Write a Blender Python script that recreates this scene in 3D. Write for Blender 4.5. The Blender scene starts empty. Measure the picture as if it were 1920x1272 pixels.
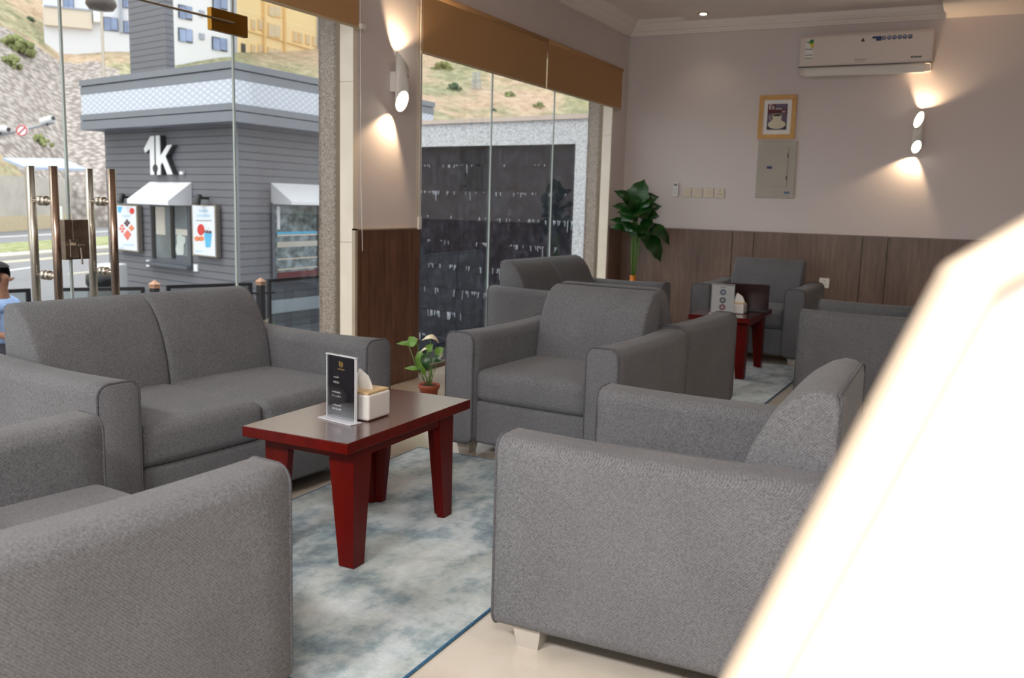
import bpy, bmesh, math, random
import numpy as np
from mathutils import Vector, Matrix
PI = math.pi
random.seed(7)
SC = bpy.context.scene
COL = SC.collection
# ------------------------------------------------------------------ camera
F = 1720.5; H = 1.2
def cam_axes(yaw, pitch, roll):
    f = np.array([-math.sin(yaw)*math.cos(pitch), math.cos(yaw)*math.cos(pitch), -math.sin(pitch)])
    r = np.array([math.cos(yaw), math.sin(yaw), 0.0]); u = np.cross(r, f)
    r2 = math.cos(roll)*r + math.sin(roll)*u; u2 = -math.sin(roll)*r + math.cos(roll)*u
    return r2, u2, f
RR, UU, FF = cam_axes(math.radians(26.7207), math.radians(8.5568), math.radians(1.5474))
cd = bpy.data.cameras.new('camera'); cam = bpy.data.objects.new('camera', cd); COL.objects.link(cam)
cd.sensor_width = 36; cd.lens = F/1920*36; cd.clip_end = 1000; cd.clip_start = .02
M = Matrix([[RR[i], UU[i], -FF[i], (0, 0, H)[i]] for i in range(3)] + [[0, 0, 0, 1]])
cam.matrix_world = M
cd.dof.use_dof = True; cd.dof.focus_distance = 3.2; cd.dof.aperture_fstop = 4.4
SC.camera = cam
# ------------------------------------------------------------------ view, world, sun
SC.view_settings.view_transform = 'Standard'; SC.view_settings.look = 'None'
SC.view_settings.exposure = 0.3; SC.view_settings.gamma = 1; SC.view_settings.use_curve_mapping = False
SC.cycles.use_denoising = True; SC.cycles.max_bounces = 8; SC.cycles.sample_clamp_indirect = 6
SC.cycles.caustics_reflective = False; SC.cycles.caustics_refractive = False
wd = bpy.data.worlds.new('overcast_sky'); SC.world = wd; wd.use_nodes = True
bg = wd.node_tree.nodes['Background']; bg.inputs[0].default_value = (.94, .97, 1.0, 1); bg.inputs[1].default_value = 1.6
sd = bpy.data.lights.new('sun', 'SUN'); sd.energy = 1.1; sd.angle = math.radians(25); sd.color = (1, .96, .9)
so = bpy.data.objects.new('sun', sd); COL.objects.link(so); so.rotation_euler = (math.radians(38), 0, math.radians(-35))
# added fill lamps on the ceiling, out of view; housings are built further down
def area(name, loc, sx, sy, power, color, rot=(0, 0, 0)):
    l = bpy.data.lights.new(name, 'AREA'); l.shape = 'RECTANGLE'; l.size = sx; l.size_y = sy; l.energy = power; l.color = color
    o = bpy.data.objects.new(name, l); COL.objects.link(o); o.location = loc; o.rotation_euler = rot; return o
FILL_LAMPS = [(-1.5, -1.3, 118), (0.4, -1.3, 92), (1.9, 1.6, 2), (1.9, 4.8, 2)]
for px_, py_, pw_ in FILL_LAMPS:
    area('added_fill_light', (px_, py_, 2.925), 1.1, .55, pw_, (1, .99, .98))
# ------------------------------------------------------------------ pixel rays -> world (for laying out what stands outside)
def ray(px, py):
    d = RR*((px-960)/F) - UU*((py-636)/F) + FF; return d
CAMP = np.array([0, 0, H])
def onz(px, py, z=0.):
    d = ray(px, py); return CAMP + d*((z-H)/d[2])
def onx(px, py, x):
    d = ray(px, py); return CAMP + d*(x/d[0])
def ony(px, py, y):
    d = ray(px, py); return CAMP + d*(y/d[1])
def far(px, py, D):
    d = ray(px, py); return CAMP + d/np.linalg.norm(d)*D
# ------------------------------------------------------------------ materials
def srgb(r, g, b):
    f = lambda c: (c/255/12.92) if c/255 <= .04045 else ((c/255+.055)/1.055)**2.4
    return (f(r), f(g), f(b), 1)
class NT:
    def __init__(s, name):
        s.m = bpy.data.materials.new(name); s.m.use_nodes = True; s.t = s.m.node_tree; s.b = s.t.nodes['Principled BSDF']
    def n(s, typ, **kw):
        x = s.t.nodes.new(typ)
        for k, v in kw.items():
            if k.startswith('i_'): x.inputs[k[2:].replace('_', ' ')].default_value = v
            else: setattr(x, k, v)
        return x
    def l(s, a, b): s.t.links.new(a, b)
    def coord(s, out='Object', scale=(1, 1, 1)):
        c = s.n('ShaderNodeTexCoord'); mp = s.n('ShaderNodeMapping'); mp.inputs['Scale'].default_value = scale
        s.l(c.outputs[out], mp.inputs[0]); return mp.outputs[0]
    def noise(s, vec, scale, detail=3, rough=.5):
        x = s.n('ShaderNodeTexNoise'); x.inputs['Scale'].default_value = scale; x.inputs['Detail'].default_value = detail
        x.inputs['Roughness'].default_value = rough; s.l(vec, x.inputs['Vector']); return x.outputs['Fac']
    def ramp(s, fac, stops):
        r = s.n('ShaderNodeValToRGB'); e = r.color_ramp.elements
        while len(e) < len(stops): e.new(.5)
        for i, (p, c) in enumerate(stops): e[i].position = p; e[i].color = c
        s.l(fac, r.inputs[0]); return r.outputs[0]
    def mix(s, fac, a, b, mode='MIX'):
        x = s.n('ShaderNodeMix', data_type='RGBA', blend_type=mode)
        for sock, v in ((x.inputs[0], fac), (x.inputs[6], a), (x.inputs[7], b)):
            if hasattr(v, 'links'): s.l(v, sock)
            else: sock.default_value = v
        return x.outputs[2]
    def math(s, op, a, b=0.):
        x = s.n('ShaderNodeMath', operation=op)
        for sock, v in ((x.inputs[0], a), (x.inputs[1], b)):
            if hasattr(v, 'links'): s.l(v, sock)
            else: sock.default_value = v
        return x.outputs[0]
    def bump(s, h, strength=.3, dist=.01):
        x = s.n('ShaderNodeBump'); x.inputs['Strength'].default_value = strength; x.inputs['Distance'].default_value = dist
        s.l(h, x.inputs['Height']); s.l(x.outputs[0], s.b.inputs['Normal'])
    def base(s, c):
        if hasattr(c, 'links'): s.l(c, s.b.inputs['Base Color'])
        else: s.b.inputs['Base Color'].default_value = c
    def set(s, **k):
        for a, v in k.items(): s.b.inputs[a.replace('_', ' ')].default_value = v
        return s.m
def scal(c, k): return (c[0]*k, c[1]*k, c[2]*k, 1)
def plain(name, c, rough=.5, metal=0., var=.08, scale=6, **kw):
    t = NT(name); v = t.noise(t.coord(), scale)
    t.base(t.ramp(v, [(.3, scal(c, 1-var)), (.7, scal(c, 1+var))])); t.set(Roughness=rough, Metallic=metal, **kw)
    return t.m
def emis(name, c, strength):
    t = NT(name); t.base((.8, .8, .8, 1)); t.b.inputs['Emission Color'].default_value = c; t.b.inputs['Emission Strength'].default_value = strength; return t.m
def clear(name, c=(1, 1, 1, 1), rough=0., alpha=.1):
    # thin clear sheet: mostly straight-through, with a mirror film that grows at grazing angles
    m = bpy.data.materials.new(name); m.use_nodes = True; t = m.node_tree; t.nodes.clear()
    o = t.nodes.new('ShaderNodeOutputMaterial'); tr = t.nodes.new('ShaderNodeBsdfTransparent'); tr.inputs[0].default_value = c
    g = t.nodes.new('ShaderNodeBsdfGlossy'); g.inputs['Roughness'].default_value = rough
    fr = t.nodes.new('ShaderNodeFresnel'); fr.inputs[0].default_value = 1.35; ml = t.nodes.new('ShaderNodeMath'); ml.operation = 'MULTIPLY_ADD'
    ml.inputs[1].default_value = .28; ml.inputs[2].default_value = alpha
    mx = t.nodes.new('ShaderNodeMixShader')
    t.links.new(fr.outputs[0], ml.inputs[0]); t.links.new(ml.outputs[0], mx.inputs[0]); t.links.new(tr.outputs[0], mx.inputs[1]); t.links.new(g.outputs[0], mx.inputs[2]); t.links.new(mx.outputs[0], o.inputs[0])
    return m
def fabric(name, c, k=1.):
    t = NT(name); co = t.coord()
    fine = t.noise(co, 420*k, 2, .6); mid = t.noise(co, 150*k, 2); big = t.noise(co, 5, 3)
    w = t.n('ShaderNodeTexWave', wave_type='BANDS', bands_direction='DIAGONAL'); w.inputs['Scale'].default_value = 75*k; w.inputs['Distortion'].default_value = 2.2
    w.inputs['Detail'].default_value = 1; t.l(co, w.inputs['Vector'])
    s1 = t.math('ADD', t.math('MULTIPLY', fine, .9), t.math('MULTIPLY', mid, .45)); s2 = t.math('ADD', s1, t.math('MULTIPLY', w.outputs['Fac'], .14))
    col = t.ramp(s2, [(.46, scal(c, .48)), (.98, scal(c, 1.54))])
    t.base(t.mix(1., col, t.ramp(big, [(.3, (.92, .92, .92, 1)), (.7, (1.06, 1.06, 1.06, 1))]), 'MULTIPLY'))
    t.bump(s2, .35, .002); t.set(Roughness=.95, Sheen_Weight=.1, Sheen_Roughness=.5); t.b.inputs['Specular IOR Level'].default_value = .15
    return t.m
def woodgrain(name, c1, c2, rough, axis_scale, vec='Object', bumpk=.1, **kw):
    t = NT(name); co = t.coord(vec, axis_scale); a = t.noise(co, 6, 6, .65); b = t.noise(co, 1.3, 2)
    g = t.math('ADD', t.math('MULTIPLY', a, .7), t.math('MULTIPLY', b, .3))
    t.base(t.ramp(g, [(.32, c1), (.68, c2)])); t.bump(g, bumpk, .002); t.set(Roughness=rough, **kw); return t.m
MT = {}
MT['fabric'] = fabric('grey_woven_fabric', srgb(104, 104, 107))
MT['piping'] = fabric('grey_piping', srgb(84, 83, 87))
MT['foot'] = plain('frosted_plastic_foot', srgb(188, 180, 172), .25)
MT['mahogany'] = woodgrain('mahogany_lacquer', srgb(72, 3, 0), srgb(98, 6, 0), .38, (3, 3, .5), Specular_IOR_Level=.2)
MT['mahogany_top'] = woodgrain('mahogany_top', srgb(62, 24, 20), srgb(92, 36, 28), .16, (6, .8, 3), bumpk=.02, Coat_Weight=.8, Coat_Roughness=.2)
MT['wallpaint'] = plain('matte_wall_paint', srgb(219, 209, 207), .85, var=.015, scale=2)
MT['ceiling'] = plain('ceiling_paint', srgb(236, 226, 220), .9, var=.01, scale=2)
MT['cornice'] = plain('cornice_plaster', srgb(242, 234, 228), .7, var=.01)
t = NT('walnut_panelling'); co = t.coord('Object', (7, 7, .55)); a = t.noise(co, 5, 8, .7); b = t.noise(t.coord('Object', (1.2, 1.2, .4)), 2.2, 3)
t.base(t.ramp(t.math('ADD', t.math('MULTIPLY', a, .6), t.math('MULTIPLY', b, .4)), [(.33, srgb(84, 65, 56)), (.5, srgb(112, 90, 78)), (.68, srgb(136, 112, 99))]))
t.set(Roughness=.38); t.bump(a, .08, .002); MT['panelling'] = t.m
t = NT('walnut_pillar'); co = t.coord('Object', (7, 7, .5)); a = t.noise(co, 5, 8, .7)
t.base(t.ramp(a, [(.33, srgb(74, 46, 32)), (.66, srgb(124, 84, 62))])); t.set(Roughness=.35); MT['pillarwood'] = t.m
t = NT('cream_marble'); co = t.coord(); a = t.noise(co, 1.6, 5, .6)
t.base(t.ramp(a, [(.35, srgb(188, 176, 160)), (.55, srgb(212, 202, 188)), (.75, srgb(222, 214, 204))])); t.set(Roughness=.12); MT['floor'] = t.m
t = NT('cream_jamb'); t.base(t.ramp(t.noise(t.coord(), 4, 4), [(.3, srgb(226, 214, 196)), (.7, srgb(238, 228, 212))])); t.set(Roughness=.2); MT['jamb'] = t.m
def speckle(name, stops, scale, rough=.4):
    t = NT(name); a = t.noise(t.coord(), scale, 3, .7); t.base(t.ramp(a, stops)); t.set(Roughness=rough); return t.m
MT['granite'] = speckle('brown_granite', [(.40, srgb(84, 68, 58)), (.5, srgb(128, 110, 98)), (.60, srgb(164, 148, 136))], 130, .3)
MT['white_granite'] = speckle('white_granite', [(.4, srgb(175, 178, 184)), (.52, srgb(214, 216, 220)), (.64, srgb(228, 229, 231))], 40, .5)
MT['bronze'] = plain('bronze_frame', srgb(112, 98, 80), .35, .6)
MT['steel'] = plain('brushed_steel', srgb(190, 180, 168), .28, 1., scale=40)
MT['steel_warm'] = plain('brushed_steel_warm', srgb(158, 138, 124), .25, 1., scale=40)
MT['brass'] = plain('brass_patch', srgb(150, 104, 34), .3, .9, scale=8)
MT['lockmetal'] = plain('aged_lock_metal', srgb(140, 124, 108), .35, .85, scale=30, var=.2)
MT['glass'] = clear('window_glass', (.97, .985, .98, 1), 0, .0)
MT['glass_edge'] = plain('glass_edge', srgb(186, 196, 192), .3)
MT['acrylic'] = clear('clear_acrylic', (.96, .97, .98, 1), .02, .10)
t = NT('roller_blind'); co = t.coord(); a = t.noise(co, 300, 2); t.base(t.ramp(a, [(.3, srgb(178, 138, 94)), (.7, srgb(192, 150, 104))])); t.set(Roughness=.9); MT['blind'] = t.m
MT['white_plastic'] = plain('white_plastic', srgb(232, 228, 222), .3, var=.01)
MT['ac_body'] = plain('ac_white', srgb(226, 214, 206), .35, var=.01)
MT['cream_plastic'] = plain('cream_plastic', srgb(214, 200, 180), .35, var=.02)
MT['panel_grey'] = plain('breaker_grey', srgb(176, 170, 158), .5, var=.02)
MT['black'] = plain('black', srgb(22, 20, 22), .4); MT['dark'] = plain('dark_grey', srgb(58, 58, 62), .5)
MT['white'] = plain('white', srgb(238, 238, 238), .6, var=.01); MT['navy'] = plain('navy', srgb(40, 54, 104), .5)
MT['red'] = plain('poster_red', srgb(214, 66, 60), .6); MT['blue'] = plain('poster_blue', srgb(96, 184, 224), .6)
MT['green'] = plain('label_green', srgb(60, 140, 60), .5); MT['yellow'] = plain('label_yellow', srgb(228, 200, 40), .5)
MT['orange'] = plain('poster_orange', srgb(232, 140, 96), .6); MT['gold'] = plain('gold_print', srgb(150, 120, 60), .5)
MT['lightwood'] = woodgrain('pale_oak', srgb(198, 148, 82), srgb(220, 172, 104), .5, (8, 1, 8)); MT['bamboo'] = woodgrain('bamboo', srgb(206, 172, 122), srgb(224, 194, 148), .45, (8, 1, 8))
MT['menuprint'] = plain('black_menu_print', srgb(20, 13, 24), .7); MT['paper'] = plain('white_paper', srgb(240, 238, 234), .8, var=.01)
MT['bulb'] = emis('lamp_glow', (1, .92, .75, 1), 14); MT['fillglow'] = emis('fill_lamp_glow', (1, .96, .9, 1), 5)
MT['leaf'] = plain('glossy_leaf', srgb(22, 66, 18), .3, scale=14, var=.45); MT['leaf2'] = plain('young_leaf', srgb(96, 136, 44), .4, scale=20, var=.3)
MT['stem'] = plain('green_stem', srgb(92, 130, 62), .5, var=.2); MT['petal'] = plain('cream_petal', srgb(238, 232, 204), .5, var=.03)
MT['terracotta'] = plain('terracotta', srgb(150, 70, 44), .6); MT['vase'] = plain('orange_vase', srgb(206, 120, 34), .3); MT['soil'] = plain('soil', srgb(60, 44, 34), .95, var=.3, scale=60)
# ------------------------------------------------------------------ mesh helpers
def link(name, me, mat=None, parent=None):
    o = bpy.data.objects.new(name, me); COL.objects.link(o)
    if mat is not None and me is not None:
        for m in (mat if isinstance(mat, (list, tuple)) else [mat]): me.materials.append(m)
    if parent is not None: o.parent = parent
    return o
def fin(name, bm, mat, parent=None, smooth=False, loc=None, rotz=None):
    bmesh.ops.recalc_face_normals(bm, faces=bm.faces[:])
    me = bpy.data.meshes.new(name); bm.to_mesh(me); bm.free()
    if smooth:
        for p in me.polygons: p.use_smooth = True
    o = link(name, me, mat, parent)
    if loc is not None: o.location = loc
    if rotz is not None: o.rotation_euler = (0, 0, rotz)
    return o
def BM(): return bmesh.new()
def box(bm, x0, x1, y0, y1, z0, z1, mi=0, bev=0., seg=3, mat=None):
    r = bmesh.ops.create_cube(bm, size=1)
    vs = r['verts']
    for v in vs:
        v.co = Vector(((x0+x1)/2+v.co.x*(x1-x0), (y0+y1)/2+v.co.y*(y1-y0), (z0+z1)/2+v.co.z*(z1-z0)))
    fs = set(f for v in vs for f in v.link_faces)
    for f in fs: f.material_index = mi
    if bev > 0:
        es = list(set(e for v in vs for e in v.link_edges))
        r = bmesh.ops.bevel(bm, geom=es, offset=bev, segments=seg, affect='EDGES', profile=.5, clamp_overlap=True)
        vs = list(set(v for f in r['faces'] for v in f.verts) | set(v for v in vs if v.is_valid))
    if mat is not None: bmesh.ops.transform(bm, matrix=mat, verts=[v for v in vs if v.is_valid])
    return vs
def cyl(bm, p, q, r0, r1=None, n=16, caps=True, mi=0):
    p = Vector(p); q = Vector(q); r1 = r0 if r1 is None else r1
    d = (q-p).normalized(); a = d.orthogonal().normalized(); b = d.cross(a)
    A = [bm.verts.new(p+(a*math.cos(2*PI*i/n)+b*math.sin(2*PI*i/n))*r0) for i in range(n)]
    B = [bm.verts.new(q+(a*math.cos(2*PI*i/n)+b*math.sin(2*PI*i/n))*r1) for i in range(n)]
    for i in range(n): bm.faces.new((A[i], A[(i+1) % n], B[(i+1) % n], B[i])).material_index = mi
    if caps: bm.faces.new(A[::-1]).material_index = mi; bm.faces.new(B).material_index = mi
def tube(bm, pts, r, n=8, closed=False, mi=0):
    pts = [Vector(p) for p in pts]; rings = []; N = len(pts)
    rr = r if hasattr(r, '__len__') else [r]*N
    up = None
    for i, p in enumerate(pts):
        if closed: d = (pts[(i+1) % N]-pts[i-1]).normalized()
        else: d = (pts[min(i+1, N-1)]-pts[max(i-1, 0)]).normalized()
        if up is None: a = d.orthogonal().normalized()
        else:
            a = (up-d*up.dot(d)); a = a.normalized() if a.length > 1e-6 else d.orthogonal().normalized()
        up = a; b = d.cross(a)
        rings.append([bm.verts.new(p+(a*math.cos(2*PI*k/n)+b*math.sin(2*PI*k/n))*rr[i]) for k in range(n)])
    for i in range(N if closed else N-1):
        A, B = rings[i], rings[(i+1) % N]
        for k in range(n): bm.faces.new((A[k], A[(k+1) % n], B[(k+1) % n], B[k])).material_index = mi
    if not closed: bm.faces.new(rings[0][::-1]).material_index = mi; bm.faces.new(rings[-1]).material_index = mi
def lathe(bm, prof, n=24, c=(0, 0, 0), mi=0):
    rings = []
    for r, z in prof: rings.append([bm.verts.new((c[0]+max(r, 1e-4)*math.cos(2*PI*k/n), c[1]+max(r, 1e-4)*math.sin(2*PI*k/n), c[2]+z)) for k in range(n)])
    for A, B in zip(rings, rings[1:]):
        for k in range(n): bm.faces.new((A[k], A[(k+1) % n], B[(k+1) % n], B[k])).material_index = mi
    bm.faces.new(rings[0][::-1]).material_index = mi; bm.faces.new(rings[-1]).material_index = mi
def prism(bm, poly, a, b, to, mi=0):
    """poly of (s,t); to(s,t,h) -> xyz; extruded from h=a to h=b"""
    A = [bm.verts.new(to(s, t_, a)) for s, t_ in poly]; B = [bm.verts.new(to(s, t_, b)) for s, t_ in poly]; n = len(poly)
    for i in range(n): bm.faces.new((A[i], A[(i+1) % n], B[(i+1) % n], B[i])).material_index = mi
    bm.faces.new(A[::-1]).material_index = mi; bm.faces.new(B).material_index = mi
def zprism(bm, poly, z0, z1, mi=0): prism(bm, poly, z0, z1, lambda s, t_, h: (s, t_, h), mi)
def soft(bm, cx, cy, cz, sx, sy, sz, r, puff=0., n=10, seg=4):
    """rounded, optionally puffed upholstery block"""
    hs = [sx/2, sy/2, sz/2]; r = min(r, min(hs)*.99)
    ax = []
    for h in hs:
        c = [-h + r*(1-math.cos(PI/2*i/seg)) if 0 else -h + r*i/seg for i in range(seg)]
        ax.append(c + [(-(h-r)) + 2*(h-r)*i/n for i in range(n+1)] + [-v for v in c[::-1]])
    vd = {}
    def vert(i, j, k):
        key = (i, j, k)
        if key in vd: return vd[key]
        q = [ax[0][i], ax[1][j], ax[2][k]]
        c = [max(-(h-r), min(h-r, v)) for v, h in zip(q, hs)]; d = Vector([a-b for a, b in zip(q, c)])
        if d.length > 1e-9:
            # even out the corner sampling
            d = Vector([math.tan(v/r*PI/4) if abs(v) <= r+1e-9 else v for v in d]) if r > 0 else d
            d = d.normalized()*r
        p = Vector(c)+d
        if puff:
            u = [max(0, 1-(v/h)**2) for v, h in zip(p, hs)]
            for a in range(3):
                b1, b2 = [x for x in range(3) if x != a]
                p[a] += (1 if p[a] > 0 else -1)*puff*(abs(p[a])/hs[a])**2*(u[b1]*u[b2])**.5
        vd[key] = bm.verts.new((cx+p[0], cy+p[1], cz+p[2])); return vd[key]
    N = [len(a)-1 for a in ax]
    for a in range(3):
        b, c = [(1, 2), (2, 0), (0, 1)][a]
        for side in (0, N[a]):
            for i in range(N[b]):
                for j in range(N[c]):
                    q = []
                    for di, dj in ((0, 0), (1, 0), (1, 1), (0, 1)):
                        k = [0, 0, 0]; k[a] = side; k[b] = i+di; k[c] = j+dj; q.append(vert(*k))
                    bm.faces.new(q)
def empty(name, loc, rotz=0): 
    o = bpy.data.objects.new(name, None); COL.objects.link(o); o.location = loc; o.rotation_euler = (0, 0, rotz); o.empty_display_size = .1; return o
def tag(o, label, cat, group=None, kind=None):
    o['label'] = label; o['category'] = cat
    if group: o['group'] = group
    if kind: o['kind'] = kind
    return o
def struct(o, label=None):
    o['kind'] = 'structure'
    if label: o['label'] = label
    return o
def sub_copy(o, parent):
    c = o.copy(); COL.objects.link(c); c.parent = parent
    for ch in o.children: sub_copy(ch, c)
    return c
def dup(root, loc, rotz, label):
    r = root.copy(); COL.objects.link(r); r.location = loc; r.rotation_euler = (0, 0, rotz); r['label'] = label
    for ch in root.children: sub_copy(ch, r)
    return r
# ================================================================== ROOM SHELL
WX = -3.32; BY = 9.05; CZ = 3.0
GX = -3.43                                  # glass line
bm = BM(); box(bm, -3.45, 3.2, -3.2, BY+.2, -.12, 0); fl = struct(fin('floor', bm, MT['floor']), 'cream polished marble floor')
bm = BM()
for x in (-2.62, -.58, .22, 1.02, 1.82, 2.62): box(bm, x-.0015, x+.0015, -3, BY, -.002, .0006)
for y in [-2.4+.8*i for i in range(15)]: box(bm, -3.3, 3.1, y-.0015, y+.0015, -.002, .0006)
fin('tile_joint', bm, plain('grout', srgb(176, 160, 140), .6), fl)
# back wall with walnut wainscot
bm = BM(); box(bm, -3.6, 3.3, BY, BY+.2, 0, 3.1); wb = struct(fin('wall_back', bm, MT['wallpaint']), 'grey white painted end wall')
bm = BM(); g = .0035; xs = [WX+.002, -2.161, -1.953, -.963, -.744, .25, .47, 1.5, 1.7, 3.1]
for a, b in zip(xs, xs[1:]): box(bm, a+g, b-g, BY-.022, BY-.001, .01, .962)
pn = struct(fin('trim_8', bm, MT['panelling']), 'walnut panelling along the foot of the end wall')
bm = BM()
for a in xs[1:-1]: box(bm, a-g*1.2, a+g*1.2, BY-.010, BY-.0005, .01, .958)
fin('panel_groove', bm, plain('groove_dark', srgb(48, 34, 28), .6), pn)
bm = BM(); box(bm, WX, 3.1, BY-.026, BY-.001, .962, .972); fin('panel_cap', bm, plain('cap_strip', srgb(120, 100, 90), .3), pn)
# window wall: upper part, pillar, end pieces
bm = BM()
box(bm, WX-.12, WX, -3.2, BY, 2.42, 3.1)            # band over the openings
box(bm, WX-.12, WX, 4.472, 5.168, 0, 2.42)          # pillar
box(bm, WX-.12, WX, 8.654, BY, 0, 2.42)             # end strip
box(bm, WX-.12, WX, -3.2, .3, 0, 2.42)
wl = struct(fin('wall_window', bm, MT['wallpaint']), 'painted window wall with pillar between the openings')
bm = BM(); box(bm, WX-.001, WX+.018, 4.476, 5.166, .005, 1.003); fin('pillar_panelling', bm, MT['pillarwood'], wl)
bm = BM(); box(bm, WX-.001, WX+.014, 8.66, BY-.03, .005, .98); fin('corner_panelling', bm, MT['panelling'], wl)
bm = BM(); box(bm, WX-.002, WX+.021, 4.452, 4.476, .0, 1.012); box(bm, WX-.002, WX+.021, 4.452, 5.166, 1.003, 1.012)
fin('panel_edge_trim', bm, plain('pale_trim', srgb(176, 160, 140), .4), wl)
def jamb(y, side, nm):
    """cream reveal, bronze gasket and outside granite on an opening's edge at y; side=+1: the pier lies at larger y"""
    s = side
    lo, hi = sorted((y-.012*s, y+.03*s))
    bm = BM(); 
    for z0, z1 in ((0, .93), (.932, 1.86), (1.862, 2.42)): box(bm, WX-.095, WX+.001, lo, hi, z0, z1)
    o = struct(fin(nm, bm, MT['jamb'])); lo, hi = sorted((y-.014*s, y+.03*s))
    bm = BM(); box(bm, WX-.122, WX-.095, lo, hi, 0, 2.42); fin('frame', bm, MT['bronze'], o)
    lo, hi = sorted((y-.012*s, y+.35*s)); bm = BM(); box(bm, WX-.25, WX-.122, lo, hi, -1, 3.3); fin('granite_cladding', bm, MT['granite'], o)
    o['label'] = 'cream stone reveal with bronze gasket and granite outside'
jamb(4.47, 1, 'trim_1'); jamb(5.17, -1, 'trim_2'); jamb(8.654, 1, 'trim_3'); jamb(.3, -1, 'trim_4')
bm = BM(); box(bm, WX-.6, WX-.12, -3.2, 9.3, 2.75, 3.5); box(bm, WX-.3, WX-.15, -3.2, BY, -1.05, -.13); struct(fin('wall_outer', bm, MT['granite']), 'granite band and plinth outside')
bm = BM(); box(bm, WX-.13, WX-.08, .3, 4.47, -.11, .03); box(bm, WX-.13, WX-.08, 5.17, 8.65, -.11, .03); struct(fin('trim_5', bm, plain('sill_brown', srgb(92, 68, 50), .4)), 'brown sill rail under the glass')
# other walls (behind and beside the camera)
bm = BM(); box(bm, 3.1, 3.3, -3.2, BY+.2, 0, 3.1); struct(fin('wall_right', bm, MT['pillarwood']), 'unseen side wall clad dark to cut the bounced light')  # unseen wall made dark brown to cut and tint the bounced light
bm = BM(); box(bm, -3.4, -2.9, -3.2, -3.05, 0, 3.1); box(bm, 2.8, 3.2, -3.2, -3.05, 0, 3.1); box(bm, -2.9, 2.8, -3.2, -3.05, 2.7, 3.1)
struct(fin('wall_front', bm, MT['wallpaint']), 'unseen wall with an added daylight opening behind the viewer')
bm = BM(); box(bm, -2.9, 2.8, -3.14, -3.132, 0, 2.7); struct(fin('added_rear_glazing', bm, MT['glass']), 'added rear glazing for daylight from behind the viewer')  # unseen glazing put in so daylight comes from behind the camera
# ceiling, dropped slab with tray, beam
bm = BM(); box(bm, -3.4, 3.2, -3.2, BY+.1, CZ, CZ+.1); ce = struct(fin('ceiling', bm, MT['ceiling']), 'plain ceiling')
bm = BM(); zl = CZ-.035
box(bm, -2.70, -2.20, -3, BY-.05, zl, CZ); box(bm, -2.20, -.44, 8.17, BY-.05, zl, CZ); box(bm, -.75, -.44, -3, 8.17, zl, CZ); box(bm, -2.2, -.75, -3, -.6, zl, CZ)
fin('dropped_border', bm, MT['ceiling'], ce)
bm = BM(); box(bm, -2.2, -.75, 8.155, 8.172, zl-.002, CZ); box(bm, -2.212, -2.198, -.6, 8.17, zl-.002, CZ); fin('lit_tray_face', bm, MT['cornice'], ce)  # lighter strips stand in for the light on the tray sides
bm = BM(); box(bm, -.44, 3.1, -3, BY, 2.865, CZ); bo = fin('ceiling_beam', bm, MT['ceiling'], ce)
prof = [(0, 2.86), (.018, 2.86), (.02, 2.875), (.03, 2.88), (.034, 2.895), (.05, 2.90), (.075, 2.93), (.09, 2.965), (.10, 2.97), (.115, 2.985), (.125, 3.0), (0, 3.0)]
bm = BM(); prism(bm, prof, -3.05, BY, lambda s, t_, h: (WX+s, h, t_)); struct(fin('trim_6', bm, MT['cornice']), 'white stepped cornice over the windows')
bm = BM(); prism(bm, prof, WX, -.44, lambda s, t_, h: (h, BY-s, t_)); struct(fin('trim_7', bm, MT['cornice']), 'white stepped cornice on the end wall')
for k, (a, b, c_) in enumerate(FILL_LAMPS):
    hz = 2.93 if a < -.44 else 2.865
    bm = BM(); box(bm, a-.6, a+.6, b-.32, b+.32, 2.965, 3.02) if a < 0 else box(bm, a-.6, a+.6, b-.32, b+.32, 2.86, 2.87)
for o in [o for o in COL.objects if o.name.startswith('added_fill_light')]:
    if o.location.x > -.44: o.location.z = 2.85
# glazing: panes between the joints
def pane(nm, y0, y1, z0=.03, z1=2.42, kind='window'):
    bm = BM(); box(bm, GX-.005, GX+.005, y0+.003, y1-.003, z0, z1); o = struct(fin(nm, bm, MT['glass']), 'clear glass pane')
    bm = BM(); 
    for y in (y0+.003, y1-.003): box(bm, GX-.0055, GX+.0055, y-.002, y+.002, z0, z1)
    fin('glass_edge', bm, MT['glass_edge'], o); return o
w1 = pane('window_1', .3, 1.63); pane('window_4', 3.61, 4.462)
d1 = pane('door_1', 1.63, 2.631); d1['label'] = 'frameless glass door leaf with steel pull bars'
d2 = pane('door_2', 2.631, 3.61); d2['label'] = 'frameless glass door leaf with lock box'
pane('window_5', 5.176, 5.352); pane('window_2', 5.352, 6.363); pane('window_6', 6.363, 7.515); pane('window_7', 7.515, 8.65)
def pull(door, y):
    for sx, mt in ((.07, 'steel_warm'), (-.07, 'steel')):
        bm = BM(); cyl(bm, (GX+sx, y, .62), (GX+sx, y, 1.29), .017, n=20); fin('pull_bar', bm, MT[mt], door, True)
    bm = BM()
    for z in (.845, 1.15): cyl(bm, (GX-.07, y, z), (GX+.07, y, z), .011, n=14); cyl(bm, (GX-.02, y, z), (GX-.006, y, z), .02, n=16); cyl(bm, (GX+.006, y, z), (GX+.02, y, z), .02, n=16)
    fin('standoff', bm, MT['steel'], door, True)
pull(d1, 2.515); pull(d2, 2.795)
for door, y0, y1, mt in ((d1, 2.593, 2.63, 'lockmetal'), (d2, 2.632, 2.711, 'lockmetal')):
    bm = BM(); box(bm, GX-.02, GX+.02, y0, y1, .905, 1.073, bev=.003); fin('lock_box', bm, MT[mt], door)
bm = BM(); box(bm, GX+.02, GX+.026, 2.612, 2.652, .915, .99, bev=.002); cyl(bm, (GX+.026, 2.634, .968), (GX+.05, 2.634, .968), .012)
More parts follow.
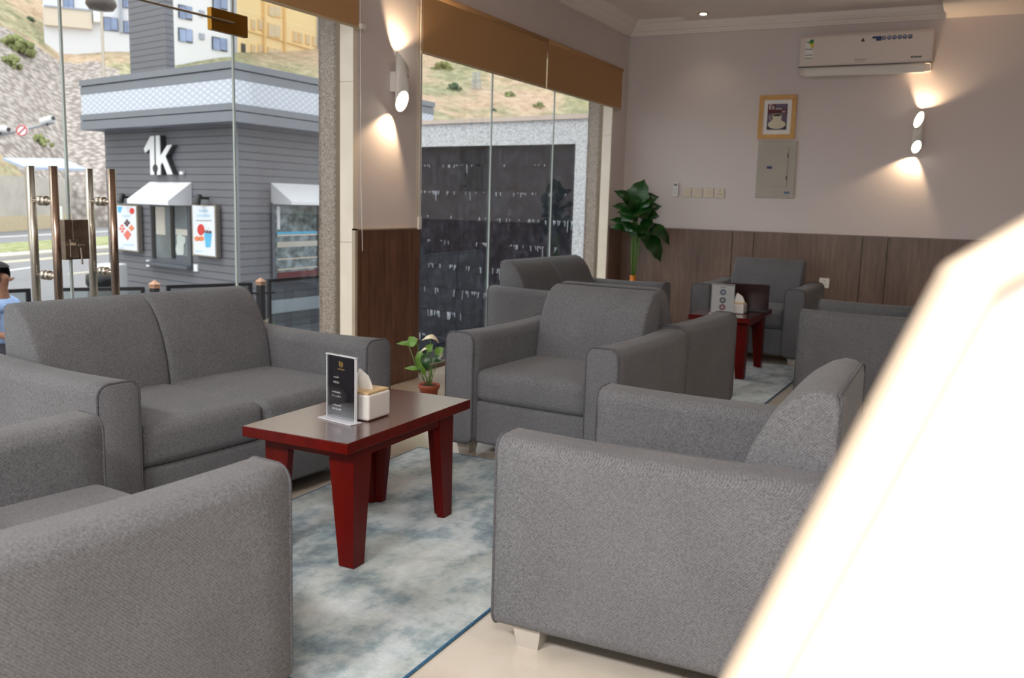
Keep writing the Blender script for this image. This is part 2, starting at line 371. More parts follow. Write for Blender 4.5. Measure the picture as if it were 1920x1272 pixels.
tube(bm, [(GX+.05, 2.634, .968), (GX+.052, 2.66, .966)], .004); tube(bm, [(GX+.04, 2.652, .955), (GX+.04, 2.655, .92), (GX+.04, 2.655, .885)], .004)
fin('lock_cylinder', bm, MT['steel'], d2)
bm = BM(); box(bm, GX-.014, GX+.014, 3.455, 3.705, 1.985, 2.09, bev=.002); fin('patch_fitting', bm, MT['brass'], d2)
bm = BM(); tube(bm, [(GX+.02, 3.60, 2.04), (GX+.03, 3.2, 2.035), (GX+.045, 2.75, 2.03)], .006); fin('closer_rod', bm, MT['steel'], d2)
# roller blinds
def blind(nm, y0, y1, z0, label, grp=None):
    t = empty(nm, (WX+.03, (y0+y1)/2, 2.5)); tag(t, label, 'blind', 'roller blinds above the windows'); h = (y1-y0)/2
    bm = BM(); box(bm, -.002, .002, -h, h, z0-2.5, -.0); fin('blind_fabric', bm, MT['blind'], t)
    bm = BM(); cyl(bm, (-.006, -h, .0), (-.006, h, .0), .02, n=16); fin('roller', bm, MT['blind'], t, True)
    bm = BM(); box(bm, -.006, .006, -h, h, z0-2.512, z0-2.498, bev=.002); fin('bottom_bar', bm, plain('bar_beige', srgb(196, 178, 150), .5), t)
    return t
blind('roller_blind', .9, 4.47, 2.165, 'beige roller blind above the glass doors, ending at the pillar')
b2 = blind('roller_blind', 5.13, 7.03, 2.13, 'long beige roller blind beside the pillar lamp, above the waterfall window')
b3 = blind('roller_blind', 7.05, 8.80, 2.13, 'shorter beige roller blind nearest the room corner')
bm = BM(); tube(bm, [(0, -.95, -.02), (.002, -.952, -1.2), (.003, -.95, -1.42)], .0022, 6); tube(bm, [(0, -.93, -.02), (.002, -.932, -1.2), (.003, -.935, -1.42)], .0022, 6); box(bm, -.006, .008, -.96, -.925, -1.50, -1.42, bev=.003)
fin('pull_chain', bm, MT['white_plastic'], b2)
b1 = [o for o in COL.objects if o.name == 'roller_blind'][0]
bm = BM(); tube(bm, [(.0, 1.80, -.02), (.0, 1.81, -1.2), (.006, 1.82, -1.62)], .0022, 6); box(bm, -.02, .02, 1.785, 1.83, -.345, -.315, bev=.004); fin('pull_chain', bm, MT['white_plastic'], b1)
bm = BM(); tube(bm, [(.0, .88, .03), (.01, .87, -.2), (.0, .88, -.37)], .002, 6); fin('pull_chain', bm, MT['white_plastic'], b3)
# ================================================================== WALL FIXTURES
def sconce(loc, ang, label, key):
    """white cylinder with slanting cut ends; ang = direction the wall normal points"""
    t = empty('wall_sconce', loc, ang); tag(t, label, 'wall lamp', 'white up-and-down wall lamps')
    R = .042; cx = .075; n = 28; bm = BM(); hz = .15
    # cylinder axis z at distance cx along local x; ends cut so the top faces one way, the bottom the other
    def ring(z, sl, r): return [bm.verts.new((cx+r*math.cos(2*PI*i/n), r*math.sin(2*PI*i/n), z+sl(math.cos(2*PI*i/n), math.sin(2*PI*i/n)))) for i in range(n)]
    top = lambda c, s: -.045*s*key[0]-.035*c*key[1]; bot = lambda c, s: -.035*s*key[2]+.05*c*key[3]
    A = ring(-hz+.03, bot, R); B = ring(hz-.03, top, R); A2 = ring(-hz+.03, bot, R-.004); B2 = ring(hz-.03, top, R-.004)
    for P_, Q_ in ((A, B), (A2, B2), (A, A2), (B, B2)):
        for i in range(n): bm.faces.new((P_[i], P_[(i+1) % n], Q_[(i+1) % n], Q_[i]))
    fin('lamp_body', bm, MT['white_plastic'], t, True)
    for rg, f, dz, s_ in ((B, top, -.006, 1), (A, bot, .006, -1)):
        bm = BM(); vs = [bm.verts.new((cx+(R-.006)*math.cos(2*PI*i/n), (R-.006)*math.sin(2*PI*i/n), (hz-.03)*s_+f(math.cos(2*PI*i/n), math.sin(2*PI*i/n))+dz)) for i in range(n)]
        bm.faces.new(vs); fin('glowing_lens', bm, MT['bulb'], t)
    bm = BM(); box(bm, 0, .04, -.025, .025, -.06, .06, bev=.004); fin('mounting_plate', bm, MT['white_plastic'], t)
    bm = BM(); cyl(bm, (cx+R-.003, 0, .03), (cx+R+.002, 0, .03), .004); fin('screw', bm, MT['dark'], t)
    ca, sa = math.cos(ang), math.sin(ang)
    for s_, tilt in ((1, -.38*key[4]), (-1, -.38*key[4])):
        l = bpy.data.lights.new('sconce_bulb', 'SPOT'); l.energy = 11; l.color = (1, .72, .44); l.spot_size = math.radians(95); l.spot_blend = .5; l.shadow_soft_size = .012
        o = bpy.data.objects.new('sconce_bulb', l); COL.objects.link(o); o.parent = t; o.location = (cx-.01, 0, s_*(hz+.01))
        d = Vector((-.12, tilt*s_, s_)).normalized(); o.rotation_euler = d.to_track_quat('-Z', 'Y').to_euler()
sconce((WX, 4.855, 1.905), 0, 'white cylindrical wall lamp glowing up and down on the pillar between the windows', (1, 1, 1, 1, -1))
sconce((-.575, BY, 1.885), -PI/2, 'white cylindrical wall lamp glowing below the air conditioner on the end wall', (-.6, 1.9, -.5, 1, -1))
# air conditioner
ac = empty('air_conditioner', (-1.06, BY, 2.575)); tag(ac, 'white split air conditioner mounted high on the end wall', 'air conditioner')
bm = BM(); to = lambda s, t_, h: (h, -s, t_)
prism(bm, [(0, -.14), (.13, -.178), (.155, -.172), (.175, -.11), (.195, -.10), (.20, -.085), (.20, .15), (.185, .175), (0, .185)], -.55, .55, to); bmesh.ops.bevel(bm, geom=[e for e in bm.edges if abs(e.verts[0].co.x-e.verts[1].co.x) < 1e-6], offset=.008, segments=2, affect='EDGES')
fin('housing', bm, MT['ac_body'], ac)
bm = BM(); box(bm, -.555, .555, -.203, -.19, -.108, -.1); fin('front_seam', bm, MT['dark'], ac)
bm = BM(); prism(bm, [(.136, -.179), (.158, -.173), (.176, -.115), (.178, -.117), (.16, -.178), (.136, -.183)], -.5, .5, to); fin('air_flap', bm, MT['white_plastic'], ac)
F_ = -.2015
bm = BM(); box(bm, -.505, -.435, F_-.001, F_, -.04, .14); fin('energy_label', bm, MT['paper'], ac)
bm = BM(); prism(bm, [(-.48, .10), (-.435, .10), (-.435, .135), (-.465, .135)], 0, .0015, lambda s, t_, h: (s, F_-.001-h, t_)); fin('green_bands', bm, MT['green'], ac)
bm = BM(); prism(bm, [(-.47, .10), (-.435, .10), (-.435, .06), (-.45, .06)], 0, .0015, lambda s, t_, h: (s, F_-.001-h, t_)); fin('yellow_bands', bm, MT['yellow'], ac)
bm = BM()
bm.free()
for z in (.115, .05, .0, -.03): bm = BM(); box(bm, -.503, -.44 if z < .1 else -.47, F_-.0025, F_-.001, z-.003, z+.003); fin('label_line', bm, MT['dark'], ac)
bm = BM(); prism(bm, [(-.035, .095), (.0, .095), (-.017, .13)], 0, .002, lambda s, t_, h: (s, F_-h, t_)); fin('triangle_mark', bm, MT['dark'], ac)
bm = BM(); box(bm, .09, .135, F_-.002, F_, .095, .135); box(bm, .06, .09, F_-.002, F_, .115, .135); fin('feature_badge', bm, MT['navy'], ac)
mbg = plain('badge_grey', srgb(150, 160, 176), .5)
for k in range(6):
    bm = BM(); cyl(bm, (.155+k*.042, F_, .118), (.155+k*.042, F_-.002, .118), .018); bd = fin('feature_badge', bm, MT['navy'], ac)
    bm = BM(); cyl(bm, (.155+k*.042, F_-.002, .12), (.155+k*.042, F_-.003, .12), .011); fin('badge_centre', bm, mbg, bd)
def text(nm, s, size, mat, parent, mtx, ext=.0006, sx=1.):
    c = bpy.data.curves.new('t', 'FONT'); c.body = s; c.size = size; c.extrude = ext; c.align_x = 'CENTER'; c.align_y = 'CENTER'
    to_ = bpy.data.objects.new('t', c); COL.objects.link(to_); bpy.context.view_layer.update()
    me = bpy.data.meshes.new_from_object(to_.evaluated_get(bpy.context.evaluated_depsgraph_get())); bpy.data.objects.remove(to_)
    me.transform(mtx @ Matrix.Diagonal((sx, 1, 1, 1))); me.materials.clear(); o = link(nm, me, mat, parent); return o
UP = Matrix.Rotation(PI/2, 4, 'X')        # text standing up, read from -Y
bm = BM()
for k in range(8): box(bm, .385+k*.011, .394+k*.011, F_-.001, F_, -.062+.002*(k % 2), -.046-.003*(k % 3))
fin('maker_mark', bm, MT['dark'], ac)
bm = BM()
for k in range(9): box(bm, -.075+k*.011, -.068+k*.011, F_-.001, F_, -.062, -.052)
for k in range(7): box(bm, -.065+k*.011, -.060+k*.011, F_-.001, F_, -.078, -.07)
fin('small_print', bm, plain('faint_print', srgb(150, 140, 134), .5), ac)
# framed print
fp = empty('framed_picture', (-1.812, BY, 2.05)); tag(fp, 'oak framed coffee cup print hanging above the breaker panel', 'picture')
W2, H2, B2_ = .172, .202, .042
bm = BM(); 
for a in ((-W2, W2, H2-B2_, H2), (-W2, W2, -H2, -H2+B2_), (-W2, -W2+B2_, -H2+B2_, H2-B2_), (W2-B2_, W2, -H2+B2_, H2-B2_)): box(bm, a[0], a[1], -.024, -.002, a[2], a[3], bev=.002)
fin('frame', bm, MT['lightwood'], fp)
bm = BM(); box(bm, -.13, .13, -.012, -.002, -.162, .162); fin('mat_board', bm, MT['paper'], fp)
pr = plain('print_plum', srgb(104, 84, 108), .6, var=.2, scale=30)
bm = BM(); box(bm, -.092, .092, -.014, -.012, -.118, .122); fin('print', bm, pr, fp)
bm = BM(); box(bm, -.09, .09, -.0148, -.014, .035, .068); box(bm, -.09, -.02, -.0148, -.014, .068, .118); fin('print_red_block', bm, plain('maroon', srgb(96, 24, 36), .6), fp)
bm = BM(); box(bm, -.09, .09, -.0148, -.014, -.116, -.045); fin('print_dark_block', bm, MT['black'], fp)
def disc(bm, cx, cz, rx, rz, y, n=28): bm.faces.new([bm.verts.new((cx+rx*math.cos(2*PI*i/n), y, cz+rz*math.sin(2*PI*i/n))) for i in range(n)])
bm = BM(); disc(bm, .0, -.068, .082, .042, -.0155); prism(bm, [(-.045, .02), (.045, .02), (.04, -.03), (.02, -.06), (-.02, -.06), (-.04, -.03)], .0160, .0165, lambda s, t_, h: (s, -h, t_)); disc(bm, 0, .02, .045, .013, -.0165)
tube(bm, [(-.042, -.0165, .01), (-.066, -.0165, .008), (-.066, -.0165, -.018), (-.036, -.0165, -.035)], .004, 6); fin('printed_cup', bm, plain('cup_cream', srgb(214, 204, 180), .6), fp)
bm = BM(); disc(bm, .002, .02, .034, .008, -.0172); fin('printed_coffee', bm, MT['black'], fp)
text('print_text', 'Es', .062, MT['paper'], fp, Matrix.Translation((-.055, -.016, .092)) @ UP); text('print_text', 'so', .036, MT['paper'], fp, Matrix.Translation((.058, -.016, .052)) @ UP); text('print_text', 'pres', .03, MT['paper'], fp, Matrix.Translation((.01, -.016, .078)) @ UP)
# breaker panel
bp = empty('breaker_panel', (-1.79, BY, 1.563)); tag(bp, 'grey metal electrical breaker panel directly under the framed print', 'electrical panel')
bm = BM(); box(bm, -.18, .18, -.016, -.001, -.268, .268, bev=.003); fin('cover_plate', bm, MT['panel_grey'], bp)
bm = BM(); box(bm, -.105, .105, -.022, -.016, -.165, .205, bev=.002); dr = fin('door', bm, MT['panel_grey'], bp)
bm = BM(); box(bm, -.085, -.035, -.0235, -.022, .005, .03); fin('latch', bm, MT['navy'], dr)
for z in (.11, -.095): bm = BM(); box(bm, .098, .108, -.0245, -.018, z, z+.035); fin('hinge', bm, MT['dark'], dr)
bm = BM(); box(bm, .09, .14, -.0175, -.016, -.225, -.205); fin('blue_sticker', bm, plain('sticker', srgb(80, 104, 140), .5), bp)
for x, z in ((-.165, .24), (.155, .235), (-.168, -.205), (.165, -.25)): bm = BM(); cyl(bm, (x, -.016, z), (x, -.019, z), .006); fin('screw', bm, MT['steel'], bp)
# remote, switches, socket
rc = empty('remote_holder', (-2.76, BY, 1.357)); tag(rc, 'white slim remote control hung beside the wall switches', 'remote control')
bm = BM(); box(bm, -.026, .026, -.022, -.001, -.07, .07, bev=.006); fin('body', bm, MT['white_plastic'], rc)
bm = BM(); box(bm, -.018, .018, -.0235, -.022, .035, .058); fin('display', bm, plain('lcd', srgb(120, 120, 124), .3), rc)
bm = BM()
for k in range(4):
    for j in range(2): box(bm, -.015+j*.018, -.003+j*.018, -.0235, -.022, -.05+k*.018, -.041+k*.018)
fin('button', bm, plain('button_grey', srgb(170, 170, 176), .5), rc)
swl = ['cream wall switch beside the white remote', 'cream wall switch, second along from the white remote', 'cream wall switch, third along from the white remote', 'cream power socket at the far end of the switch row']
for k, x in enumerate((-2.648, -2.536, -2.424, -2.316)):
    s = empty('light_switch' if k < 3 else 'wall_socket', (x, BY, 1.33)); tag(s, swl[k], 'switch' if k < 3 else 'socket', 'row of cream plates on the end wall')
    bm = BM(); box(bm, -.046, .046, -.010, -.001, -.046, .046, bev=.003); fin('face_plate', bm, MT['cream_plastic'], s)
    bm = BM()
    if k < 3:
        for j in range(2): box(bm, -.026+j*.028, -.002+j*.028, -.014, -.010, -.018, .018, bev=.002)
        fin('rocker', bm, MT['cream_plastic'], s)
    else:
        for a, b in ((0, .018), (-.014, -.01), (.014, -.01)): box(bm, a-.004, a+.004, -.0115, -.010, b-.005, b+.005)
        fin('pin_hole', bm, MT['dark'], s)
s = empty('wall_socket', (-1.27, BY-.022, .515)); tag(s, 'white power socket on the walnut panelling behind the armchairs', 'socket')
bm = BM(); box(bm, -.046, .046, -.010, -.001, -.046, .046, bev=.003); fin('face_plate', bm, MT['white_plastic'], s)
bm = BM()
for a, b in ((0, .018), (-.014, -.01), (.014, -.01)): box(bm, a-.004, a+.004, -.0115, -.010, b-.005, b+.005)
fin('pin_hole', bm, MT['dark'], s)
# ceiling spot in view
dl = empty('ceiling_spotlight', (-2.47, 8.66, CZ-.035)); tag(dl, 'small round recessed ceiling spotlight switched on near the cornice', 'ceiling light')
bm = BM(); lathe(bm, [(.03, .0), (.045, -.001), (.05, -.006), (.03, -.008)], 24); fin('bezel', bm, plain('brass_ring', srgb(220, 196, 140), .3, .5), dl, True)
bm = BM(); lathe(bm, [(.0, -.0085), (.03, -.0085), (.026, -.012), (.0, -.014)], 20); fin('bulb', bm, MT['bulb'], dl, True)
l = bpy.data.lights.new('spotlight_bulb', 'SPOT'); l.energy = 2.5; l.color = (1, .86, .62); l.spot_size = math.radians(110); l.spot_blend = .8; l.shadow_soft_size = .03
o = bpy.data.objects.new('spotlight_bulb', l); COL.objects.link(o); o.location = (-2.47, 8.66, CZ-.06)
# housings for the added fill lamps
for k, (a, b, c_) in enumerate(FILL_LAMPS):
    z = 2.965 if a < -.44 else 2.865
    t = empty('added_fill_lamp', (a, b, z)); tag(t, ('added unseen fill lamp on the ceiling behind the viewer, nearer the windows', 'added unseen fill lamp on the ceiling behind the viewer, under the beam', 'added unseen fill lamp on the ceiling beside the white panel', 'added fill lamp on the ceiling furthest down the unseen side')[k], 'ceiling light', 'added ceiling fill lamps')
    bm = BM(); box(bm, -.6, .6, -.32, -.28, -.02, 0); box(bm, -.6, .6, .28, .32, -.02, 0); box(bm, -.6, -.56, -.28, .28, -.02, 0); box(bm, .56, .6, -.28, .28, -.02, 0); fin('frame', bm, MT['white'], t)
    bm = BM(); box(bm, -.56, .56, -.28, .28, -.008, -.001); fin('diffuser', bm, MT['fillglow'], t)
# ================================================================== SEATING
D_ = .826; TA = .153; HA = .59; HS = .416; HC = .271; Z0 = .062; HB = .775
def rrect(y0, y1, z0, z1, r, n=5):
    pts = []
    for cy, cz, a0 in ((y1-r, z1-r, 0), (y0+r, z1-r, PI/2), (y0+r, z0+r, PI), (y1-r, z0+r, 1.5*PI)):
        for i in range(n+1): a = a0+PI/2*i/n; pts.append((cy+r*math.cos(a), cz+r*math.sin(a)))
    return pts
def make_seat(name, W, nseat, label, cat, grp):
    """local frame: +X is the front, Y across"""
    t = empty(name, (0, 0, 0)); tag(t, label, cat, grp)
    h = W/2; d = D_/2
    for s in (1, -1):
        y0, y1 = sorted((s*h, s*(h-TA)))
        bm = BM(); rp = rrect(y0, y1, Z0, HA, .042, 6); npt = len(rp)
        N = 10; rings = []
        for i in range(N+1):
            x = -d + D_*i/N
            off = .006*math.sin(PI*i/N); drop = -.010*math.sin(PI*i/N)
            ring = []
            for y, z in rp:
                yc = (y0+y1)/2; zz = z + (drop if z > .4 else 0); yy = y + (1 if y > yc else -1)*off*math.sin(PI*min(1, max(0, (z-Z0)/(HA-Z0))))
                ring.append(bm.verts.new((x, yy, zz)))
            rings.append(ring)
        for A, B in zip(rings, rings[1:]):
            for k in range(npt): bm.faces.new((A[k], A[(k+1) % npt], B[(k+1) % npt], B[k]))
        # slightly domed end caps
        for ring, sx in ((rings[0], -1), (rings[-1], 1)):
            ins = [bm.verts.new((v.co.x+sx*.006, (y0+y1)/2+(v.co.y-(y0+y1)/2)*.88, (Z0+HA)/2+(v.co.z-(Z0+HA)/2)*.97)) for v in ring]
            for k in range(npt): bm.faces.new((ring[k], ring[(k+1) % npt], ins[(k+1) % npt], ins[k]))
            bm.faces.new(ins)
        ar = fin('armrest', bm, MT['fabric'], t, True)
        bm = BM(); tube(bm, [(d+.001, y, z) for y, z in rrect(y0+.001, y1-.001, Z0, HA-.001, .042, 6)], .0042, 6, True)
        fin('piping', bm, MT['piping'], ar, True)
        bm = BM(); tube(bm, [(-d-.001, y, z) for y, z in rrect(y0+.001, y1-.001, Z0, HA-.001, .042, 6)], .0042, 6, True)
        fin('piping', bm, MT['piping'], ar, True)
    iw = W-2*TA
    bm = BM(); soft(bm, .0, 0, (Z0+HC)/2, D_-.05, iw+.004, HC-Z0-.004, .02); fin('seat_base', bm, MT['fabric'], t, True)
    cw = iw/nseat
    prof = [(-.155, .33), (-.165, .44), (-.182, .53), (-.208, .61), (-.243, .68), (-.285, .735), (-.325, .763), (-.36, HB), (-.388, HB-.004), (-.405, HB-.016), (-.413, HB-.04), (-.414, .6), (-.414, .35), (-.413, Z0), (-.38, Z0-.0), (-.25, .2)]
    for k in range(nseat):
        yc = -iw/2+cw*(k+.5)
        bm = BM(); soft(bm, .095, yc, (HS+HC)/2, .60, cw-.006, HS-HC, .035, puff=.012); fin('seat_cushion', bm, MT['fabric'], t, True)
        bm = BM(); R_ = .02; ys = [(-cw/2+.001, .022), (-cw/2+.004, .010), (-cw/2+.012, .003), (-cw/2+.024, 0)]
        ys = ys + [(-cw/2+.024+(cw-.048)*i/8, 0) for i in range(1, 8)] + [(-y, q) for y, q in ys[::-1]]
        rings = []; cxp, czp = -.30, .42
        for y, ins in ys:
            ring = []
            for x, z in prof:
                dv = Vector((cxp-x, czp-z)); L = dv.length; dv = dv/L
                bow = .010*max(0, 1-(2*y/cw)**2)*(1 if (x > -.39 and z < .74) else 0)
                ring.append(bm.verts.new((x+dv.x*ins*.9+bow, yc+y, z+dv.y*ins*.7)))
            rings.append(ring)
        for A, B in zip(rings, rings[1:]):
            for j in range(len(prof)): bm.faces.new((A[j], A[(j+1) % len(prof)], B[(j+1) % len(prof)], B[j]))
        bm.faces.new(rings[0]); bm.faces.new(rings[-1][::-1]); br = fin('backrest', bm, MT['fabric'], t, True)
        bm = BM()
        rear = [(-.413, yc-cw/2+.012, .45), (-.413, yc-cw/2+.012, HB-.02), (-.405, yc-cw/2+.02, HB-.01), (-.405, yc+cw/2-.02, HB-.01), (-.413, yc+cw/2-.012, HB-.02), (-.413, yc+cw/2-.012, .45)]
        tube(bm, rear, .0035, 6); fin('piping', bm, MT['piping'], br, True)
    for sx in (1, -1):
        for sy in (1, -1):
            bm = BM(); x0, y0 = sx*(d-.085), sy*(h-.075)
            zprism(bm, [(x0+.042*a, y0+.04*b) for a, b in ((-1, -1), (1, -1), (1, 1), (-1, 1))], .0, Z0+.004)
            for v in bm.verts:
                if v.co.z < .01: v.co.x = x0+(v.co.x-x0)*.72; v.co.y = y0+(v.co.y-y0)*.72
            fin('foot', bm, MT['foot'], t)
    return t
rad = math.radians
ga = 'grey fabric armchairs round the two tables'
aD = make_seat('armchair', .888, 1, 'grey fabric armchair whose whole front shows, just beyond the red table and tissue box', 'armchair', ga)
aD.location = (-1.723, 4.054, 0); aD.rotation_euler = (0, 0, rad(-94.2))
dup(aD, (-1.845, 1.226, 0), rad(82.8), 'big cropped grey armchair at the bottom edge, outer arm near the red table leg')
dup(aD, (-.672, 2.520, 0), rad(180.8), 'large grey armchair turned side-on between the blue rug and the white slanted panel')
dup(aD, (-1.578, 7.618, 0), rad(-91.1), 'grey armchair against the walnut panelling, behind the open laptop')
dup(aD, (-.526, 6.188, 0), rad(179.9), 'grey armchair side-on below the white wall socket, partly behind the white panel')
dup(aD, (-1.70, 4.962, 0), rad(85), 'grey armchair back-to-back with the front-facing one, only its outer arm showing')
gl = 'grey fabric two-seat sofas along the windows'
sA = make_seat('loveseat', 1.40, 2, 'grey two-seat sofa with its back to the glass doors beside the red table', 'sofa', gl)
sA.location = (-2.767, 2.679, 0); sA.rotation_euler = (0, 0, rad(-6.4))
dup(sA, (-2.66, 6.475, 0), rad(-5.3), 'grey two-seat sofa in front of the black waterfall window')
# ================================================================== TABLES
def make_table(label, loc):
    t = empty('coffee_table', loc); tag(t, label, 'table', 'dark red wooden coffee tables')
    a, b, zt = .213, .384, .44
    bm = BM(); box(bm, -a, a, -b, b, zt-.036, zt, bev=.003, seg=2)
    for f in bm.faces: f.material_index = 1 if f.normal.z > .9 and f.calc_center_median().z > zt-.002 else 0
    fin('tabletop', bm, [MT['mahogany'], MT['mahogany_top']], t)
    bm = BM(); ai, bi = a-.045, b-.085
    box(bm, -ai, ai, -bi-.01, -bi+.01, zt-.075, zt-.036); box(bm, -ai, ai, bi-.01, bi+.01, zt-.075, zt-.036); box(bm, -ai-.01, -ai+.01, -bi, bi, zt-.075, zt-.036); box(bm, ai-.01, ai+.01, -bi, bi, zt-.075, zt-.036)
    fin('apron', bm, MT['mahogany'], t)
    for sx in (1, -1):
        for sy in (1, -1):
            bm = BM(); X, Y = sx*(a-.032), sy*(b-.074)          # outer corner stays plumb, inner faces taper, mitred L section
            ring = []
            for z, w in ((.003, .058), (zt-.09, .096), (zt-.036, .096)):
                th = .030
                pl = [(0, 0), (-w, 0), (-w, -th), (-th-.006, -th-.006), (-th, -w), (0, -w)]
                ring.append([bm.verts.new((X+sx*p, Y+sy*q, z)) for p, q in pl])
            for A, B in zip(ring, ring[1:]):
                for k in range(6): bm.faces.new((A[k], A[(k+1) % 6], B[(k+1) % 6], B[k]))
            bm.faces.new(ring[0]); bm.faces.new(ring[-1]); fin('leg', bm, MT['mahogany'], t)
    return t
t1 = make_table('dark red coffee table on the blue rug, holding the black menu and tissue box', (-1.887, 2.605, .008))
dup(t1, (-1.565, 6.66, .008), 0, 'dark red coffee table carrying the laptop, further down the room')
TZ = .448
def menu_stand(loc, rot, w, h, label, dark=True):
    t = empty('menu_stand', loc, rot); tag(t, label, 'menu stand', 'acrylic table menu stands')     # local: x across, -y faces viewer
    bm = BM(); box(bm, -w/2-.012, w/2+.012, -.035, .018, 0, .004, bev=.001); fin('stand_foot', bm, plain('frosted_foot', srgb(206, 206, 212), .12), t)
    bm = BM(); box(bm, -w/2, w/2, -.0045, -.0025, .004, h); box(bm, -w/2, w/2, .0025, .0045, .004, h); box(bm, -w/2-.004, w/2+.004, -.006, .006, h, h+.003)
    fin('acrylic_holder', bm, MT['acrylic'], t)
    bm = BM(); box(bm, -w/2+.003, w/2-.003, -.0015, .0015, .010, h-.006); s = fin('menu_card', bm, MT['menuprint'] if dark else MT['paper'], t)
    bm = BM()
    for x in (-w/2, w/2): box(bm, x-.0012, x+.0012, -.0052, .0052, .004, h)
    box(bm, -w/2-.003, w/2+.003, -.0062, .0062, h-.0008, h+.0022); fin('bright_edge', bm, plain('acrylic_edge', srgb(226, 228, 232), .15), t)
    return t, s
p0 = onz(611, 781, TZ); p1 = onz(671, 796, TZ)
mc = (p0+p1)/2; ang = math.atan2(p1[1]-p0[1], p1[0]-p0[0])
ms, card = menu_stand((mc[0], mc[1], TZ), ang, .142, .222, 'upright acrylic stand with black menu card beside the tissue box')
def tl(s, x, z, size, mat, par, yo=-.0062, sx=1.): return text('printed_text', s, size, mat, par, Matrix.Translation((x, yo+.004, z)) @ UP, ext=.0003, sx=sx)
tl('MENU', -.025, .128, .0105, MT['paper'], ms)
bm = BM(); rnd = random.Random(3)
def scrawl(bm, x0, x1, z, hgt, y=-.002):
    x = x0
    while x < x1:
        w = rnd.uniform(.002, .006); hh = hgt*rnd.uniform(.35, 1)
        box(bm, x, min(x+w, x1), y-.0004, y, z, z+hh*.5); 
        if rnd.random() < .35: box(bm, x+w*.3, x+w*.3+.0015, y-.0004, y, z, z+hh)
        x += w+rnd.choice((0, 0, .0012))
scrawl(bm, -.038, -.012, .144, .010); scrawl(bm, -.046, -.002, .092, .010); scrawl(bm, -.046, -.002, .079, .007)
scrawl(bm, -.046, -.002, .047, .010); scrawl(bm, -.046, -.002, .034, .007); fin('printed_text', bm, MT['paper'], ms)
bm = BM(); disc(bm, 0, .190, .011, .008, -.0024); box(bm, -.010, -.003, -.0026, -.002, .19, .203); box(bm, .001, .008, -.0026, -.002, .192, .201); box(bm, -.017, .017, -.0026, -.002, .174, .177); fin('gold_logo', bm, MT['gold'], ms)
def tissue(pf, pr_, hgt, label, w2):
    """box with front-bottom corner pf and right-bottom corner pr_ (both on the table)"""
    d = (pr_-pf)[:2]; L = np.hypot(*d); an = math.atan2(d[1], d[0])
    t = empty('tissue_box', (pf[0], pf[1], TZ), an); tag(t, label, 'tissue box', 'white tissue boxes with wooden lids')
    bm = BM(); box(bm, 0, L, 0, w2, .001, hgt-.008, bev=.008, seg=3); fin('box_body', bm, MT['white_plastic'], t, False)
    bm = BM(); box(bm, .004, L-.004, .004, w2-.004, hgt-.008, hgt, bev=.002); fin('wooden_lid', bm, MT['bamboo'], t)
    bm = BM(); cx, cy = L*.5, w2*.5
    prv = None
    for (z, w, sh, dp) in ((hgt-.002, .034, 0, .010), (hgt+.02, .030, .002, .014), (hgt+.045, .022, .006, .010), (hgt+.058, .010, .014, .004), (hgt+.066, .003, .018, .001)):
        r_ = [bm.verts.new((cx+dp*math.cos(2*PI*i/16)*(1+.35*math.sin(6*PI*i/16)), cy+sh+w*math.sin(2*PI*i/16)*(1+.12*math.cos(8*PI*i/16)), z)) for i in range(16)]
        if prv:
            for i in range(16): bm.faces.new((prv[i], prv[(i+1) % 16], r_[(i+1) % 16], r_[i]))
        prv = r_
    bm.faces.new(prv); fin('tissue', bm, MT['paper'], t, True)
tissue(onz(691, 792, TZ), onz(732, 778, TZ), .099, 'white tissue box with wooden lid behind the black menu card', .13)
p0 = onz(1336, 591, TZ); p1 = onz(1376, 594, TZ)
p0 = np.array([-1.655, 6.43, TZ]); p1 = np.array([-1.51, 6.45, TZ])
ms2, card2 = menu_stand(((p0[0]+p1[0])/2, (p0[1]+p1[1])/2, TZ), math.atan2(p1[1]-p0[1], p1[0]-p0[0]), .155, .21, 'upright stand with white card showing three round emblems, next to the laptop', False)
for k, (z, m) in enumerate(((.155, plain('emblem_blue', srgb(96, 112, 140), .6)), (.098, plain('emblem_grey', srgb(90, 90, 98), .6)), (.048, plain('emblem_red', srgb(150, 76, 78), .6)))):
    bm = BM(); n_ = 12
    for i in range(n_):
        a = 2*PI*i/n_; disc(bm, .0+.017*math.cos(a), z+.017*math.sin(a), .0055, .0055, -.0024, 8)
    for i in range(6):
        a = 2*PI*i/6; disc(bm, .007*math.cos(a), z+.007*math.sin(a), .003, .003, -.0024, 8)
    fin('printed_emblem', bm, m, ms2)
bm = BM(); box(bm, -.02, .02, -.0024, -.002, .188, .191); fin('printed_text', bm, MT['dark'], ms2)
tissue(np.array([-1.448, 6.51, TZ]), np.array([-1.448, 6.62, TZ]), .078, 'white tissue box with wooden lid beside the open laptop', .085)
lp = empty('laptop', (-1.475, 6.70, TZ), rad(8)); tag(lp, 'open dark laptop facing away on the further red table', 'laptop')
bm = BM(); box(bm, -.16, .16, 0, .215, .0, .016, bev=.004); fin('keyboard_base', bm, MT['black'], lp)
bm = BM(); box(bm, -.16, .16, -.004, .004, 0, .195, bev=.003, mat=Matrix.Translation((0, .0, .014)) @ Matrix.Rotation(rad(8), 4, 'X')); fin('lid', bm, plain('maroon_lid', srgb(40, 16, 16), .3, .2), lp)
bm = BM(); cyl(bm, (-.13, .002, .012), (.13, .002, .012), .006); fin('hinge', bm, MT['dark'], lp)
bm = BM()
for i in range(12):
    for j in range(5): box(bm, -.145+i*.0245, -.145+i*.0245+.020, .05+j*.022, .05+j*.022+.018, .016, .018)
fin('keys', bm, MT['dark'], lp)
